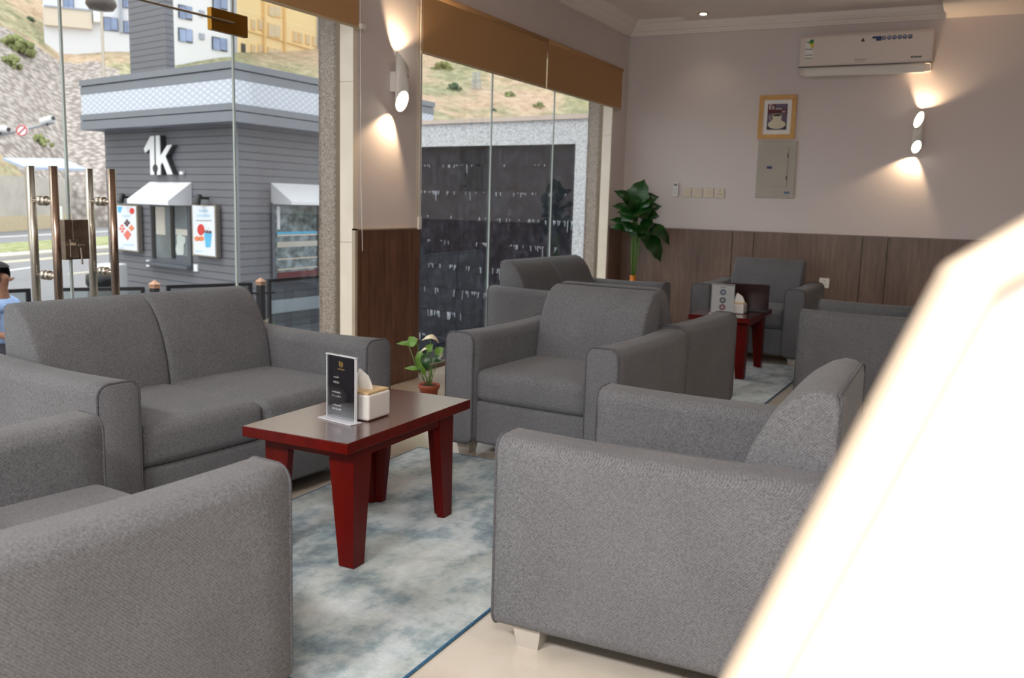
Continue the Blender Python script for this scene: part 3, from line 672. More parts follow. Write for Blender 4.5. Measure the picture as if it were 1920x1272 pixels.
# ================================================================== RUGS
def rug_mat():
    t = NT('blue_grey_rug'); co = t.coord('Object'); dn = t.n('ShaderNodeTexNoise'); dn.inputs['Scale'].default_value = 2; t.l(co, dn.inputs['Vector'])
    wv = t.mix(.12, co, dn.outputs['Color'], 'ADD'); a = t.noise(wv, 4.6, 8, .68); b = t.noise(t.coord('Object', (1.3, 1, 1)), 1.5, 4, .6); c = t.noise(t.coord('Object', (1, 5, 1)), 60, 3, .7); e = t.noise(t.coord('Object', (1.6, .9, 1)), 4.5, 6, .62)
    c1 = t.ramp(t.math('ADD', t.math('MULTIPLY', a, .55), t.math('MULTIPLY', e, .45)), [(.38, srgb(80, 106, 122)), (.46, srgb(142, 162, 172)), (.53, srgb(192, 204, 208)), (.63, srgb(218, 226, 229))])
    c2 = t.ramp(b, [(.45, (1, 1, 1, 1)), (.56, srgb(238, 236, 230)), (.68, srgb(210, 208, 200))])
    c3 = t.ramp(c, [(.3, (.86, .86, .86, 1)), (.7, (1.1, 1.1, 1.1, 1))])
    t.base(t.mix(1, t.mix(1, c1, c2, 'MULTIPLY'), c3, 'MULTIPLY')); t.bump(c, .3, .003); t.set(Roughness=.95, Sheen_Weight=.3); return t.m
MT['rug'] = rug_mat(); MT['rugedge'] = fabric('blue_binding', srgb(52, 98, 132), .6)
def rug(loc, rot, sx, sy, label):
    t = empty('area_rug', loc, rot); tag(t, label, 'rug', 'blue grey area rugs')
    bm = BM(); box(bm, -sx/2, sx/2, -sy/2, sy/2, .0005, .008, bev=.002, seg=1); fin('pile', bm, MT['rug'], t)
    bm = BM(); a, b = sx/2, sy/2; tube(bm, [(-a, -b, .005), (a, -b, .005), (a, b, .005), (-a, b, .005)], .0048, 8, True); fin('bound_edge', bm, MT['rugedge'], t)
rug((-1.76, 2.665, 0), 0, 1.14, 1.99, 'blue grey mottled rug under the table with the black menu')
rug((-1.63, 6.285, 0), rad(-1), 1.10, 1.72, 'blue grey mottled rug under the table with the laptop')
# ================================================================== PLANTS
def leaf_blade(bm, b, t_, w, nrm, sag=.15, pts=9, fold=.18):
    b = Vector(b); t_ = Vector(t_); d = t_-b; L = d.length; dn = d.normalized(); nrm = Vector(nrm); side = dn.cross(nrm).normalized(); up = side.cross(dn).normalized()
    rows = []
    for i in range(pts+1):
        u = i/pts; ww = w*(math.sin(PI*min(1, u**.75))**.8)*(1-.15*u) if 0 < u < 1 else .002
        c = b+d*u+up*(sag*L*math.sin(PI*u)); wob = .04*w*math.sin(u*19)
        rows.append([bm.verts.new(c+side*(s*ww/2+wob*s)+up*(abs(s)*fold*ww/2)) for s in (-1, -.5, 0, .5, 1)])
    for A, B in zip(rows, rows[1:]):
        for k in range(4): bm.faces.new((A[k], A[k+1], B[k+1], B[k]))
hR = Vector((RR[0], RR[1], 0)).normalized(); hF = Vector((-FF[0], -FF[1], 0)).normalized()     # screenward right, towards the viewer
def pl(base, px, py, bpx, bpy, sc_, dep=0.): return Vector(base)+hR*((px-bpx)/sc_)+Vector((0, 0, (bpy-py)/sc_))+hF*dep
PB = Vector((-3.02, 8.62, .0)); 
pt = empty('potted_plant', PB); tag(pt, 'tall broad-leaved green plant in an orange vase in the room corner', 'plant')
bm = BM(); lathe(bm, [(.09, 0), (.12, .05), (.13, .2), (.09, .36), (.035, .44), (.028, .49), (.034, .505), (.024, .505), (.02, .40), (.0, .40)], 28); fin('vase', bm, MT['vase'], pt, True)
bo_ = Vector((0, 0, .50)); S = 188.
LV = [((1187, 388), (1200, 341), .20, .02), ((1184, 392), (1145, 363), .13, .0), ((1190, 392), (1228, 372), .15, .05), ((1186, 405), (1143, 391), .15, -.03), ((1192, 405), (1235, 389), .14, .0), ((1188, 402), (1175, 372), .16, .05),
      ((1184, 432), (1139, 416), .13, .04), ((1184, 436), (1141, 430), .10, .0), ((1196, 410), (1231, 408), .16, .02), ((1190, 415), (1165, 405), .18, .06), ((1196, 420), (1222, 425), .17, .03), ((1205, 424), (1253, 461), .13, .0),
      ((1200, 440), (1236, 491), .19, .05), ((1195, 432), (1212, 452), .15, .08), ((1188, 420), (1178, 446), .12, .03), ((1192, 400), (1212, 396), .2, .09), ((1182, 400), (1160, 418), .17, .08), ((1190, 396), (1206, 412), .2, .12), ((1186, 412), (1150, 402), .12, .1), ((1194, 424), (1208, 440), .16, .1), ((1184, 424), (1168, 436), .15, .06), ((1190, 384), (1214, 366), .14, .04)]
for i, (a, b, w, dp) in enumerate(LV):
    A = pl(bo_, a[0], a[1], 1188, 518, S, dp*.5); B = pl(bo_, b[0], b[1], 1188, 518, S, dp)
    bm = BM(); nn = hF*.8+Vector((0, 0, .7 if i % 3 else 1.2)); leaf_blade(bm, A, B, w*1.2, nn, sag=.12+.05*(i % 3)); fin('leaf', bm, MT['leaf'], pt, True)
    bm = BM(); mid = (bo_+A)/2+hR*.012*((i % 5)-2)+hF*.01*((i % 3)-1); tube(bm, [bo_+hR*.004*((i % 5)-2)-Vector((0, 0, .05)), mid, A, A+(B-A)*.4], [.0045, .0035, .003, .002], 6); fin('stem', bm, MT['stem'], pt, True)
AB = onz(804, 756, 0)
an = empty('potted_flower', (AB[0], AB[1], 0)); tag(an, 'small white flowering plant in a terracotta pot on the floor by the pillar', 'plant')
bm = BM(); lathe(bm, [(.042, 0), (.057, .092), (.063, .092), (.065, .113), (.057, .113), (.053, .10), (.0, .10)], 28); fin('pot', bm, MT['terracotta'], an, True)
bm = BM(); lathe(bm, [(.0, .09), (.058, .095), (.055, .104), (.0, .108)], 20); fin('soil', bm, MT['soil'], an, True)
b0 = Vector((0, 0, .10)); S2 = 322.
def q(px, py, dp=0): return pl(b0, px, py, 804, 724, S2, dp)
for i, (a, b, w, m) in enumerate([((782, 643), (741, 643), .035, 'leaf2'), ((764, 642), (783, 632), .07, 'leaf2'), ((795, 660), (800, 690), .06, 'leaf'), ((787, 655), (783, 690), .05, 'leaf2'), ((815, 660), (832, 648), .055, 'leaf2'), ((808, 668), (829, 672), .05, 'leaf'), ((785, 690), (757, 690), .03, 'leaf2'), ((796, 700), (786, 675), .03, 'leaf2'), ((800, 655), (812, 640), .05, 'leaf2')]):
    A = q(*a, .01*(i % 3)); B = q(*b, .02*(i % 3)); bm = BM(); leaf_blade(bm, A, B, w, hF+Vector((0, 0, .5)), .1); fin('leaf', bm, MT[m], an, True)
    bm = BM(); tube(bm, [b0+hR*.004*(i-4), (b0+A)/2+hR*.006*(i-4), A], .0022, 6); fin('stem', bm, MT['stem'], an, True)
for a, b, w in (((822, 640), (790, 634), .06), ((812, 656), (786, 658), .03), ((823, 668), (820, 650), .03)):
    A = q(*a); B = q(*b, .03); bm = BM(); leaf_blade(bm, A, B, w, Vector((0, 0, 1))+hF*.4, .3); fl_ = fin('flower', bm, MT['petal'], an, True)
    m_ = (A+B)/2+Vector((0, 0, .004)); bm = BM(); tube(bm, [m_, m_+Vector((0, 0, .02))], [.003, .002], 8); fin('spadix', bm, MT['leaf2'], fl_, True)
    bm = BM(); tube(bm, [b0, (b0+m_)/2+hR*.008, m_], .0022, 6); fin('stem', bm, MT['stem'], an, True)
# ================================================================== WHITE PANEL CLOSE TO THE LENS
hn = Vector((FF[0], FF[1], 0)).normalized(); hs = Vector((hn.y, -hn.x, 0))
w0 = Vector((-.089, .438, 0)); w0 = w0-hs*0
def W_(px, py):
    d = Vector(ray(px, py)); p = Vector((0, 0, H)); k = (w0-p).dot(hn)/d.dot(hn); P_ = p+d*k; return (P_-w0).dot(hs), P_.z
a0 = W_(1425, 1272); a1 = W_(1824, 532); a2 = W_(1870, 488); a3 = W_(1940, 448)
sl = (a1[0]-a0[0])/(a1[1]-a0[1]); foot = (a0[0]-sl*(a0[1]-0), 0.0)
c1 = W_(1854, 497)
sr = (a3[1]-c1[1])/(a3[0]-c1[0])
outer = [foot, a0, a1, W_(1833, 515), W_(1848, 501), a2, a3, (a3[0]+.30, a3[1]+sr*.30), (a3[0]+.42, a3[1]+sr*.30-.06), (foot[0]+.62+.42, .0)]
wp = empty('white_panel', w0); tag(wp, 'large overexposed white slanted panel with rounded rim, blurred close to the lens', 'panel')
MT['panelwhite'] = plain('gloss_white_panel', (.86, .85, .82, 1), .45, var=.01)
cen = Vector((sum(p[0] for p in outer)/len(outer), sum(p[1] for p in outer)/len(outer)))
def to_w(s, t_, h): v = hs*s+hn*h; return (v.x, v.y, t_)
def inset(poly, k):
    out = []; n = len(poly)
    for i in range(n):
        p0_, p_, p1_ = Vector(poly[i-1]), Vector(poly[i]), Vector(poly[(i+1) % n]); e0 = (p_-p0_).normalized(); e1_ = (p1_-p_).normalized()
        n0 = Vector((e0.y, -e0.x)); n1 = Vector((e1_.y, -e1_.x)); m_ = (n0+n1); m_ = m_/max(m_.dot(n0), .35); out.append(tuple(p_+m_*k))
    return out
inn = inset(outer, .017)
bm = BM(); n = len(outer); secs = [(outer, .040), (outer, .012), (inset(outer, .003), .003), (inset(outer, .008), 0), (inset(outer, .0145), .002), (inn, .008), (inn, .040)]
rings = [[bm.verts.new(to_w(s, t_, h)) for s, t_ in pol] for pol, h in secs]
for A, B in zip(rings, rings[1:]+rings[:1]):
    for i in range(n): bm.faces.new((A[i], A[(i+1) % n], B[(i+1) % n], B[i]))
fin('rounded_rim', bm, plain('cream_rim', srgb(226, 208, 186), .5, var=.01), wp, True)
bm = BM(); prism(bm, inset(outer, .0165), .012, .036, to_w); fin('panel_board', bm, MT['panelwhite'], wp)
# added spotlight, out of view, put in to overexpose that panel
dz = empty('ceiling_spotlight', (.35, -.75, 2.865)); tag(dz, 'added unseen ceiling spotlight above the viewer, put in to brighten the white panel', 'ceiling light')
bm = BM(); lathe(bm, [(.05, .0), (.07, -.001), (.075, -.006), (.05, -.008)], 24); fin('bezel', bm, MT['white'], dz, True)
l = bpy.data.lights.new('spotlight_bulb', 'SPOT'); l.energy = 120; l.color = (1, .95, .86); l.spot_size = math.radians(24); l.spot_blend = .35; l.shadow_soft_size = .04
o = bpy.data.objects.new('spotlight_bulb', l); COL.objects.link(o); o.location = (.35, -.75, 2.83)
aim = Vector(w0)+hs*.20+Vector((0, 0, 1.0)); o.rotation_euler = (aim-Vector(o.location)).to_track_quat('-Z', 'Y').to_euler()
# ================================================================== OUTSIDE
GZ = -1.0; K = 1.4
MT['asphalt'] = plain('asphalt', srgb(138, 137, 140), .9, var=.06, scale=3); MT['asphalt_far'] = plain('asphalt_far', srgb(150, 150, 152), .9, var=.05)
MT['paint'] = plain('road_paint', srgb(226, 226, 224), .8); MT['paint_y'] = plain('kerb_paint', srgb(206, 196, 170), .8)
MT['concrete'] = speckle('retaining_concrete', [(.3, srgb(186, 180, 170)), (.7, srgb(206, 200, 192))], .8, .9)
MT['concrete_low'] = plain('concrete_stain', srgb(206, 190, 160), .9)
t = NT('verge_grass'); t.base(t.ramp(t.noise(t.coord(), 3, 6, .7), [(.35, srgb(120, 134, 84)), (.5, srgb(158, 164, 112)), (.65, srgb(196, 186, 156))])); t.set(Roughness=.95); MT['verge'] = t.m
def siding(nm, c):
    t = NT(nm); tc = t.n('ShaderNodeTexCoord'); sp = t.n('ShaderNodeSeparateXYZ'); t.l(tc.outputs['Object'], sp.inputs[0])
    f = t.math('FRACT', t.math('MULTIPLY', sp.outputs['Z'], 1/.118)); dk = t.math('LESS_THAN', f, .13)
    t.base(t.mix(dk, t.ramp(t.noise(t.coord('Object', (1, 1, 8)), 2), [(.3, scal(c, .95)), (.7, scal(c, 1.05))]), srgb(66, 70, 80))); t.bump(t.math('SUBTRACT', f, t.math('MULTIPLY', dk, 1)), .4, .01); t.set(Roughness=.6); return t.m
MT['siding'] = siding('grey_siding', srgb(114, 114, 119)); MT['fascia'] = plain('fascia_grey', srgb(124, 128, 136), .5, var=.02); MT['gap'] = plain('shadow_gap', srgb(62, 62, 68), .7)
t = NT('diamond_lattice'); tc = t.n('ShaderNodeTexCoord'); sp = t.n('ShaderNodeSeparateXYZ'); t.l(tc.outputs['Object'], sp.inputs[0])
def tri(v): return t.math('ABSOLUTE', t.math('SUBTRACT', t.math('FRACT', v), .5))
hx = t.math('MULTIPLY', t.math('ADD', sp.outputs['X'], sp.outputs['Y']), 6.4); hz_ = t.math('MULTIPLY', sp.outputs['Z'], 11)
d_ = t.math('MINIMUM', tri(t.math('ADD', hx, hz_)), tri(t.math('SUBTRACT', hx, hz_)))
t.base(t.mix(t.math('GREATER_THAN', d_, .13), srgb(184, 190, 204), srgb(214, 219, 228))); t.set(Roughness=.5); MT['lattice'] = t.m
MT['winframe'] = plain('window_frame_grey', srgb(92, 96, 104), .4); MT['awning'] = plain('awning_white', srgb(232, 232, 236), .6, var=.01)
MT['shopglass'] = plain('shop_glass', srgb(120, 128, 132), .06, var=.3, scale=1.5); MT['mirrorglass'] = plain('blue_glass', srgb(140, 156, 190), .08, var=.25, scale=.6)
# ground
bm = BM(); box(bm, -60, -3.6, -30, 60, GZ-.2, GZ); struct(fin('floor_street', bm, MT['asphalt']), 'grey asphalt ground outside').name = 'road'
def gquad(nm, pts, z, mat, lab=None, h=.01):
    bm = BM(); zprism(bm, [tuple(onz(x, y, z)[:2]) for x, y in pts], z-.05, z+h)
    o = fin(nm, bm, mat); struct(o, lab); return o
gquad('grass_verge', [(-150, 473), (230, 446), (230, 462), (-150, 492)], GZ, MT['verge'], 'strip of dry grass between the roads', .12)
gquad('kerb_stone', [(-150, 492), (230, 462), (230, 468), (-150, 500)], GZ, MT['concrete'], 'pale kerb', .10)
gquad('road_marking', [(-150, 503), (230, 472), (230, 474.5), (-150, 507)], GZ+.002, MT['paint_y'], 'yellowish kerb line', .004)
gquad('road_marking', [(0, 509), (64, 500), (64, 501.5), (0, 511)], GZ+.002, MT['paint'], 'white lane line', .004)
gquad('road_marking', [(128, 513), (178, 508), (178, 509.5), (128, 515)], GZ+.002, MT['paint_y'], 'faint lane line', .004)
gquad('road_marking', [(-40, 446), (230, 432), (230, 433), (-40, 447.3)], GZ+.002, MT['paint'], 'line on the far road', .004)
# retaining wall
ra = onz(-420, 452, GZ); rb = onz(0, 435, GZ); rc_ = onz(212, 420, GZ); dr_ = (rc_-rb)[:2]; dr_ /= np.linalg.norm(dr_)
pA = rb[:2]-dr_*40; pB = rb[:2]+dr_*45; nO = np.array([-dr_[1], dr_[0]]); nO = nO if nO @ rb[:2] > 0 else -nO
bm = BM(); zprism(bm, [tuple(pA), tuple(pB), tuple(pB+nO*.6), tuple(pA+nO*.6)], GZ-.2, 1.78); rw = fin('retaining_wall', bm, MT['concrete']); tag(rw, 'long pale concrete retaining wall behind the road', 'wall')
bm = BM(); zprism(bm, [tuple(pA-nO*.05), tuple(pB-nO*.05), tuple(pB), tuple(pA)], GZ-.2, GZ+.75); fin('stained_base', bm, MT['concrete_low'], rw)
# hillside: rises behind the retaining wall all the way round
def hill_h(x, y):
    p = np.array([x, y]); r = math.hypot(x, y); pn_ = float(p @ nO)/max(r, 1e-6)
    R0 = min(60., float(rb[:2] @ nO)/pn_) if pn_ > .2 else 60.
    d = max(0, r-R0-1.2)
    th = math.atan2(-x, y); wav = 1.6*math.sin(th*9+1)+1.2*math.sin(x*.11)+.9*math.sin(y*.17+x*.05)+.4*math.sin(x*.6)*math.cos(y*.5)
    thd = math.degrees(th); sl_ = .375+.085*min(1, max(0, (thd-40)/10))
    return 1.6+sl_*d+.4*wav*min(1, d/14)
bm = BM(); NA, NR = 150, 90; grid = []
for i in range(NA+1):
    th = math.radians(-25+i*(120/NA)); row = []
    pn_ = float(np.array([-math.sin(th), math.cos(th)]) @ nO); R0 = min(60., float(rb[:2] @ nO)/pn_) if pn_ > .2 else 60.
    for j in range(NR+1):
        r = R0+.25+j**1.25*.58
        x, y = -r*math.sin(th), r*math.cos(th); z = hill_h(x, y) if j else -1.3
        if j == 1: z = 1.55
        row.append(bm.verts.new((x, y, z)))
    grid.append(row)
for i in range(NA):
    for j in range(NR): bm.faces.new((grid[i][j], grid[i+1][j], grid[i+1][j+1], grid[i][j+1]))
t = NT('dry_hillside'); co = t.coord(); a = t.noise(co, .12, 6, .6); b = t.noise(co, 1.1, 6, .7); g_ = t.noise(co, 5., 5, .75)
b2_ = t.math('ADD', t.math('MULTIPLY', b, .5), t.math('MULTIPLY', g_, .5))
soil_ = t.ramp(b2_, [(.38, srgb(158, 130, 106)), (.5, srgb(198, 170, 144)), (.62, srgb(218, 198, 178))])
grs = t.ramp(b2_, [(.4, srgb(104, 108, 78)), (.5, srgb(154, 152, 118)), (.6, srgb(196, 188, 154))])
vo = t.n('ShaderNodeTexVoronoi'); vo.inputs['Scale'].default_value = 2.6; t.l(co, vo.inputs['Vector'])
rocks = t.ramp(t.math('ADD', t.math('MULTIPLY', vo.outputs['Distance'], .8), t.math('MULTIPLY', g_, .4)), [(.25, srgb(208, 198, 192)), (.5, srgb(180, 170, 164)), (.75, srgb(140, 130, 124))])
# patches fixed to the ground: rubble apron on the slope west of the kiosk, grass beyond
sp = t.n('ShaderNodeSeparateXYZ'); t.l(co, sp.inputs[0])
rk = far(95, 165, 70); vsub = t.n('ShaderNodeVectorMath', operation='DISTANCE'); mp_ = t.n('ShaderNodeMapping'); mp_.inputs['Scale'].default_value = (1, 1, 0); t.l(co, mp_.inputs[0]); t.l(mp_.outputs[0], vsub.inputs[0]); vsub.inputs[1].default_value = (rk[0], rk[1], 0)
rkm = t.math('LESS_THAN', t.math('ADD', vsub.outputs['Value'], t.math('MULTIPLY', t.math('SUBTRACT', a, .5), 14)), 12.5)
gr_w = t.ramp(t.math('ADD', a, t.math('MULTIPLY', t.math('SUBTRACT', g_, .4), .5)), [(.46, (0, 0, 0, 1)), (.58, (1, 1, 1, 1))])
c1_ = t.mix(gr_w, soil_, grs); t.base(t.mix(rkm, c1_, rocks)); t.bump(b, .6, .3); t.set(Roughness=.95)
hl = fin('hillside', bm, t.m, None, True); struct(hl, 'dry sandy hillside with grass and rubble')
# shrubs on the slope
def hill_pt(px, py):
    d = ray(px, py); d = d/np.linalg.norm(d); lo = 20.
    for k in range(600):
        r = 38+k*.25; p = CAMP+d*r
        if p[2] < hill_h(p[0], p[1]) and math.hypot(p[0], p[1]) > 56: return p
    return p
MT['shrub'] = plain('dry_shrub', srgb(134, 140, 92), .95, var=.35, scale=4); MT['shrub_dark'] = plain('dark_shrub', srgb(84, 104, 78), .95, var=.3, scale=4)
for px, py, w, m, lab in ((75, 268, 36, 'shrub', 'round olive shrub on the slope above the retaining wall'), (850, 168, 34, 'shrub_dark', 'dark green shrub high on the slope in the waterfall window'), (56, 38, 16, 'shrub_dark', 'small dark shrub beside the white house'), (30, 95, 62, 'shrub', 'wide pale green bush patch left of the rubble slope'), (20, 122, 44, 'shrub', 'low olive bush under the wide bush patch'),
        (925, 208, 14, 'shrub_dark', 'tiny green shrub just above the granite wall top'), (955, 180, 24, 'shrub', 'pale shrub on the middle of the far slope'), (1010, 200, 24, 'shrub', 'pale shrub near the granite column on the far slope'), (830, 130, 40, 'shrub', 'pale green bush at the top edge of the far slope')):
    p = hill_pt(px, py); R_ = w/2/F*np.linalg.norm(p-CAMP)
    bm = BM(); rr = random.Random(px); 
    for k in range(46):
        a_ = rr.uniform(0, 2*PI); b_ = rr.uniform(0, 1); r_ = R_*rr.uniform(.2, 1)*math.sqrt(max(.05, 1-b_*b_))
        c_ = Vector((r_*math.cos(a_), r_*math.sin(a_), b_*R_*.75)); ic = bmesh.ops.create_icosphere(bm, subdivisions=1, radius=R_*rr.uniform(.12, .26), matrix=Matrix.Translation(c_))
        for v in ic['verts']: v.co += Vector([rr.uniform(-.05, .05)*R_ for _ in range(3)])
    o = fin('shrub', bm, MT[m]); o.location = p-np.array([0, 0, R_*.15]); tag(o, lab, 'shrub', 'shrubs on the dry hillside')
# --- kiosk
cxy = np.array([-7.0, 7.33])*K; e1 = np.array([-.97447, .22452]); e2 = np.array([-.00546, .99999])
def kz(z): return H+(z-H)*K
n1 = np.array([-e1[1], e1[0]]); n1 = n1 if n1 @ e2 > 0 else -n1; n2 = np.array([-e2[1], e2[0]]); n2 = n2 if n2 @ e1 > 0 else -n2
C0 = cxy+(e1+e2)*.308*K; LW = 3.0*K-.1; DW = 3.4*K
def oblq(a, b): return tuple(C0+e1*a+e2*b)
def foot_(o): return [oblq(-o, -o), oblq(LW+o*.25, -o), oblq(LW+o*.25, DW+o), oblq(-o, DW+o)]
ks = empty('kiosk', (C0[0], C0[1], GZ)); tag(ks, 'grey clapboard coffee kiosk with white sign across the terrace', 'kiosk')
def kfin(nm, bm, mat, parent=None, smooth=False):
    """kiosk parts are modelled in world space and parented with the inverse offset"""
    for v in bm.verts: v.co -= Vector((C0[0], C0[1], GZ))
    return fin(nm, bm, mat, parent or ks, smooth)
bm = BM(); zprism(bm, foot_(0), GZ, kz(2.0)); kfin('clad_wall', bm, MT['siding'])
ov = .308*K
for nm, za, zb_, o_, mt in (('roof_fascia', 2.475, 2.545, ov, 'fascia'), ('roof_fascia', 2.375, 2.463, ov-.02, 'fascia'), ('lattice_band', 2.125, 2.375, ov-.03, 'lattice'), ('roof_fascia', 2.055, 2.125, ov, 'fascia'), ('roof_fascia', 1.94, 2.043, ov, 'fascia')):
    bm = BM(); zprism(bm, foot_(o_), kz(za), kz(zb_)); kfin(nm, bm, MT[mt])
bm = BM(); zprism(bm, foot_(ov-.04), kz(1.95), kz(2.53)); kfin('shadow_gap', bm, MT['gap'])
bm = BM(); bx = [oblq(-.02, -.02), oblq(.03, -.02), oblq(.03, .02), oblq(-.02, .03)]; zprism(bm, bx, GZ, kz(1.94)); kfin('corner_post', bm, MT['fascia'])
# tower
pT = C0+e2*1.5; 
def onpl(px, py, p, n):
    d = ray(px, py); return CAMP+d*(((p-CAMP[:2]) @ n)/(d[:2] @ n))
tA = onpl(242, 60, pT, n1); tB = onpl(310, 60, pT, n1); tC = tB[:2]+e2*1.2
bm = BM(); tC = None
d = ray(326, 60); kk = np.linalg.solve(np.array([d[:2], -e2]).T, tB[:2]); tC = tB[:2]+e2*kk[1]; tD = tA[:2]+e2*kk[1]
zprism(bm, [tuple(tB[:2]), tuple(tA[:2]), tuple(tD), tuple(tC)], kz(2.5), kz(2.5)+4.5); kfin('roof_tower', bm, MT['siding'])
# things on the sign face: s runs along e1 from C0, seen from outside
def fs(px, py, off=0.):
    P_ = onpl(px, py, C0-n1*off, n1); return (P_[:2]-C0) @ e1, P_[2]
def tof(s, z, h): v = C0+e1*s-n1*h; return (v[0], v[1], z)
def fs2(px, py, off=0.):
    P_ = onpl(px, py, C0-n2*off, n2); return (P_[:2]-C0) @ e2, P_[2]
def tof2(s, z, h): v = C0+e2*s-n2*h; return (v[0], v[1], z)
def rectf(bm, s0, s1, z0, z1, h0, h1, to_=tof): prism(bm, [(s0, z0), (s1, z0), (s1, z1), (s0, z1)], h0, h1, to_)
def cp(cx, cy): return (200+cx/4.712, 230+cy/4.712)          # detail-crop pixel -> photo pixel
def shape(bm, pts, h0, h1, to_=tof, f=fs): prism(bm, [f(*cp(*p)) for p in pts], h0, h1, to_)
# sign letters
for nm, pts in (('sign_digit', [(385, 235), (442, 125), (476, 121), (479, 372), (466, 388), (464, 415), (474, 440), (474, 462), (443, 463), (437, 232), (396, 270)]),
                ('sign_letter', [(488, 119), (522, 117), (530, 298), (590, 203), (630, 199), (573, 302), (636, 459), (592, 461), (549, 350), (531, 378), (531, 462), (500, 464), (500, 440), (510, 415), (505, 385), (492, 370)])):
    bm = BM(); shape(bm, pts, .10, .115); kfin(nm, bm, MT['white'])
    bm = BM(); shape(bm, pts, 0, .10); kfin('sign_return', bm, MT['dark'])
bm = BM(); shape(bm, [(670, 434), (698, 432), (698, 458), (671, 459)], .02, .06); kfin('sign_dot', bm, MT['white'])
bm = BM(); shape(bm, [(480, 122), (485, 122), (489, 372), (483, 372)], .02, .118)
shape(bm, [(487+23*math.cos(2*PI*i/16), 408+36*math.sin(2*PI*i/16)) for i in range(16)], .02, .119); kfin('spoon_mark', bm, MT['dark'])
# awnings
def awning(f, to_, tl_, tr_, bl_, br_, dp=.42):
    """top edge on the wall (photo pixels), bottom edge projecting by dp"""
    s0, z0 = f(*tl_); s1, _ = f(*tr_); sb, zb2 = f(*br_, dp)
    bm = BM(); P = [to_(s0, z0, 0), to_(s1, z0, 0), to_(s1, zb2, dp), to_(s0, zb2, dp), to_(s0, zb2-.07, dp), to_(s1, zb2-.07, dp)]
    Q = [to_(s0, zb2-.07, 0), to_(s1, zb2-.07, 0)]; v = [bm.verts.new(p) for p in P+Q]
    for q_ in ((0, 1, 2, 3), (3, 2, 5, 4), (0, 3, 4, 6), (1, 7, 5, 2), (6, 4, 5, 7), (0, 6, 7, 1)): bm.faces.new([v[i] for i in q_])
    kfin('awning', bm, MT['awning'])
awning(fs, tof, (281, 341), (359, 341), (243, 379), (323, 377))
s_l, z_t = fs2(508, 343)
bm = BM(); zb2 = fs2(535, 378, .42)[1]; P = [tof2(s_l, z_t, 0), tof2(s_l+2.0, z_t, 0), tof2(s_l+2.0, zb2, .42), tof2(s_l, zb2, .42), tof2(s_l, zb2-.05, .42), tof2(s_l+2.0, zb2-.05, .42), tof2(s_l, zb2-.05, 0), tof2(s_l+2., zb2-.05, 0)]
v = [bm.verts.new(p) for p in P]
for q_ in ((0, 1, 2, 3), (3, 2, 5, 4), (0, 3, 4, 6), (1, 7, 5, 2), (6, 4, 5, 7), (0, 6, 7, 1)): bm.faces.new([v[i] for i in q_])
kfin('awning', bm, MT['awning'])
# service window
def px_rect(bm, x0, y0, x1, y1, h0, h1, f=fs, to_=tof):
    a_ = f(x0, (y0+y1)/2); b_ = f(x1, (y0+y1)/2); zt_ = f((x0+x1)/2, y0)[1]; zb_ = f((x0+x1)/2, y1)[1]
    rectf(bm, a_[0], b_[0], zb_, zt_, h0, h1, to_)
bm = BM(); px_rect(bm, 285, 383, 360, 494, 0, .03); wf = kfin('service_window', bm, MT['winframe'])
ik = Vector((C0[0], C0[1], GZ))
bm = BM(); px_rect(bm, 290, 387, 325, 483, .03, .034); px_rect(bm, 331, 387, 355, 480, .03, .034); o = kfin('window_pane', bm, MT['shopglass'], wf)
bm = BM(); px_rect(bm, 289, 387, 295, 484, .034, .05); px_rect(bm, 325, 387, 331, 484, .034, .05); kfin('window_rail', bm, MT['black'], wf)
bm = BM(); px_rect(bm, 296, 388, 313, 440, .034, .036); px_rect(bm, 333, 430, 355, 441, .034, .036); kfin('pale_interior', bm, plain('pale_interior', srgb(206, 200, 188), .5), wf)
bm = BM(); shape(bm, [(635, 1010), (650, 985), (655, 960), (668, 960), (672, 985), (690, 1005), (712, 1010), (714, 1060), (700, 1080), (702, 1150), (695, 1170), (640, 1170), (628, 1120), (640, 1060)], .036, .04); kfin('jug', bm, plain('jug_white', srgb(196, 204, 198), .4), wf)
bm = BM(); rectf(bm, *[fs(362, 494)[0], fs(284, 494)[0]], fs(320, 500)[1], fs(320, 494)[1], 0, .12); kfin('window_ledge', bm, MT['winframe'])
# posters and their lamps
def poster(crn, content):
    bm = BM(); px_rect(bm, *crn, .02, .10); p_ = kfin('light_box', bm, MT['steel'])
    x0, y0, x1, y1 = crn; bm = BM(); px_rect(bm, x0+2.5, y0+2.5, x1-2.5, y1-2.5, .10, .103); kfin('poster_sheet', bm, MT['poster'], p_)
    for nm, m, kind, args in content:
        bm = BM()
        if kind == 'poly': shape(bm, args, .103, .106)
        elif kind == 'ell':
            for cx, cy, rx, ry in args: shape(bm, [(cx+rx*math.cos(2*PI*i/14), cy+ry*math.sin(2*PI*i/14)) for i in range(14)], .103, .106)
        else:
            for a_ in args: shape(bm, [(a_[0], a_[1]), (a_[2], a_[1]), (a_[2], a_[3]), (a_[0], a_[3])], .103, .106)
        kfin(nm, bm, MT[m] if m in MT else m, p_)
MT['poster'] = plain('poster_white', srgb(232, 236, 242), .4, var=.01); MT['palered'] = plain('pale_red', srgb(226, 120, 104), .6, var=.25, scale=30); MT['paleblue'] = plain('pale_blue', srgb(190, 216, 232), .6)
MT['brownp'] = plain('brown_print', srgb(90, 60, 70), .6); MT['grey_print'] = plain('grey_print', srgb(150, 146, 156), .6)
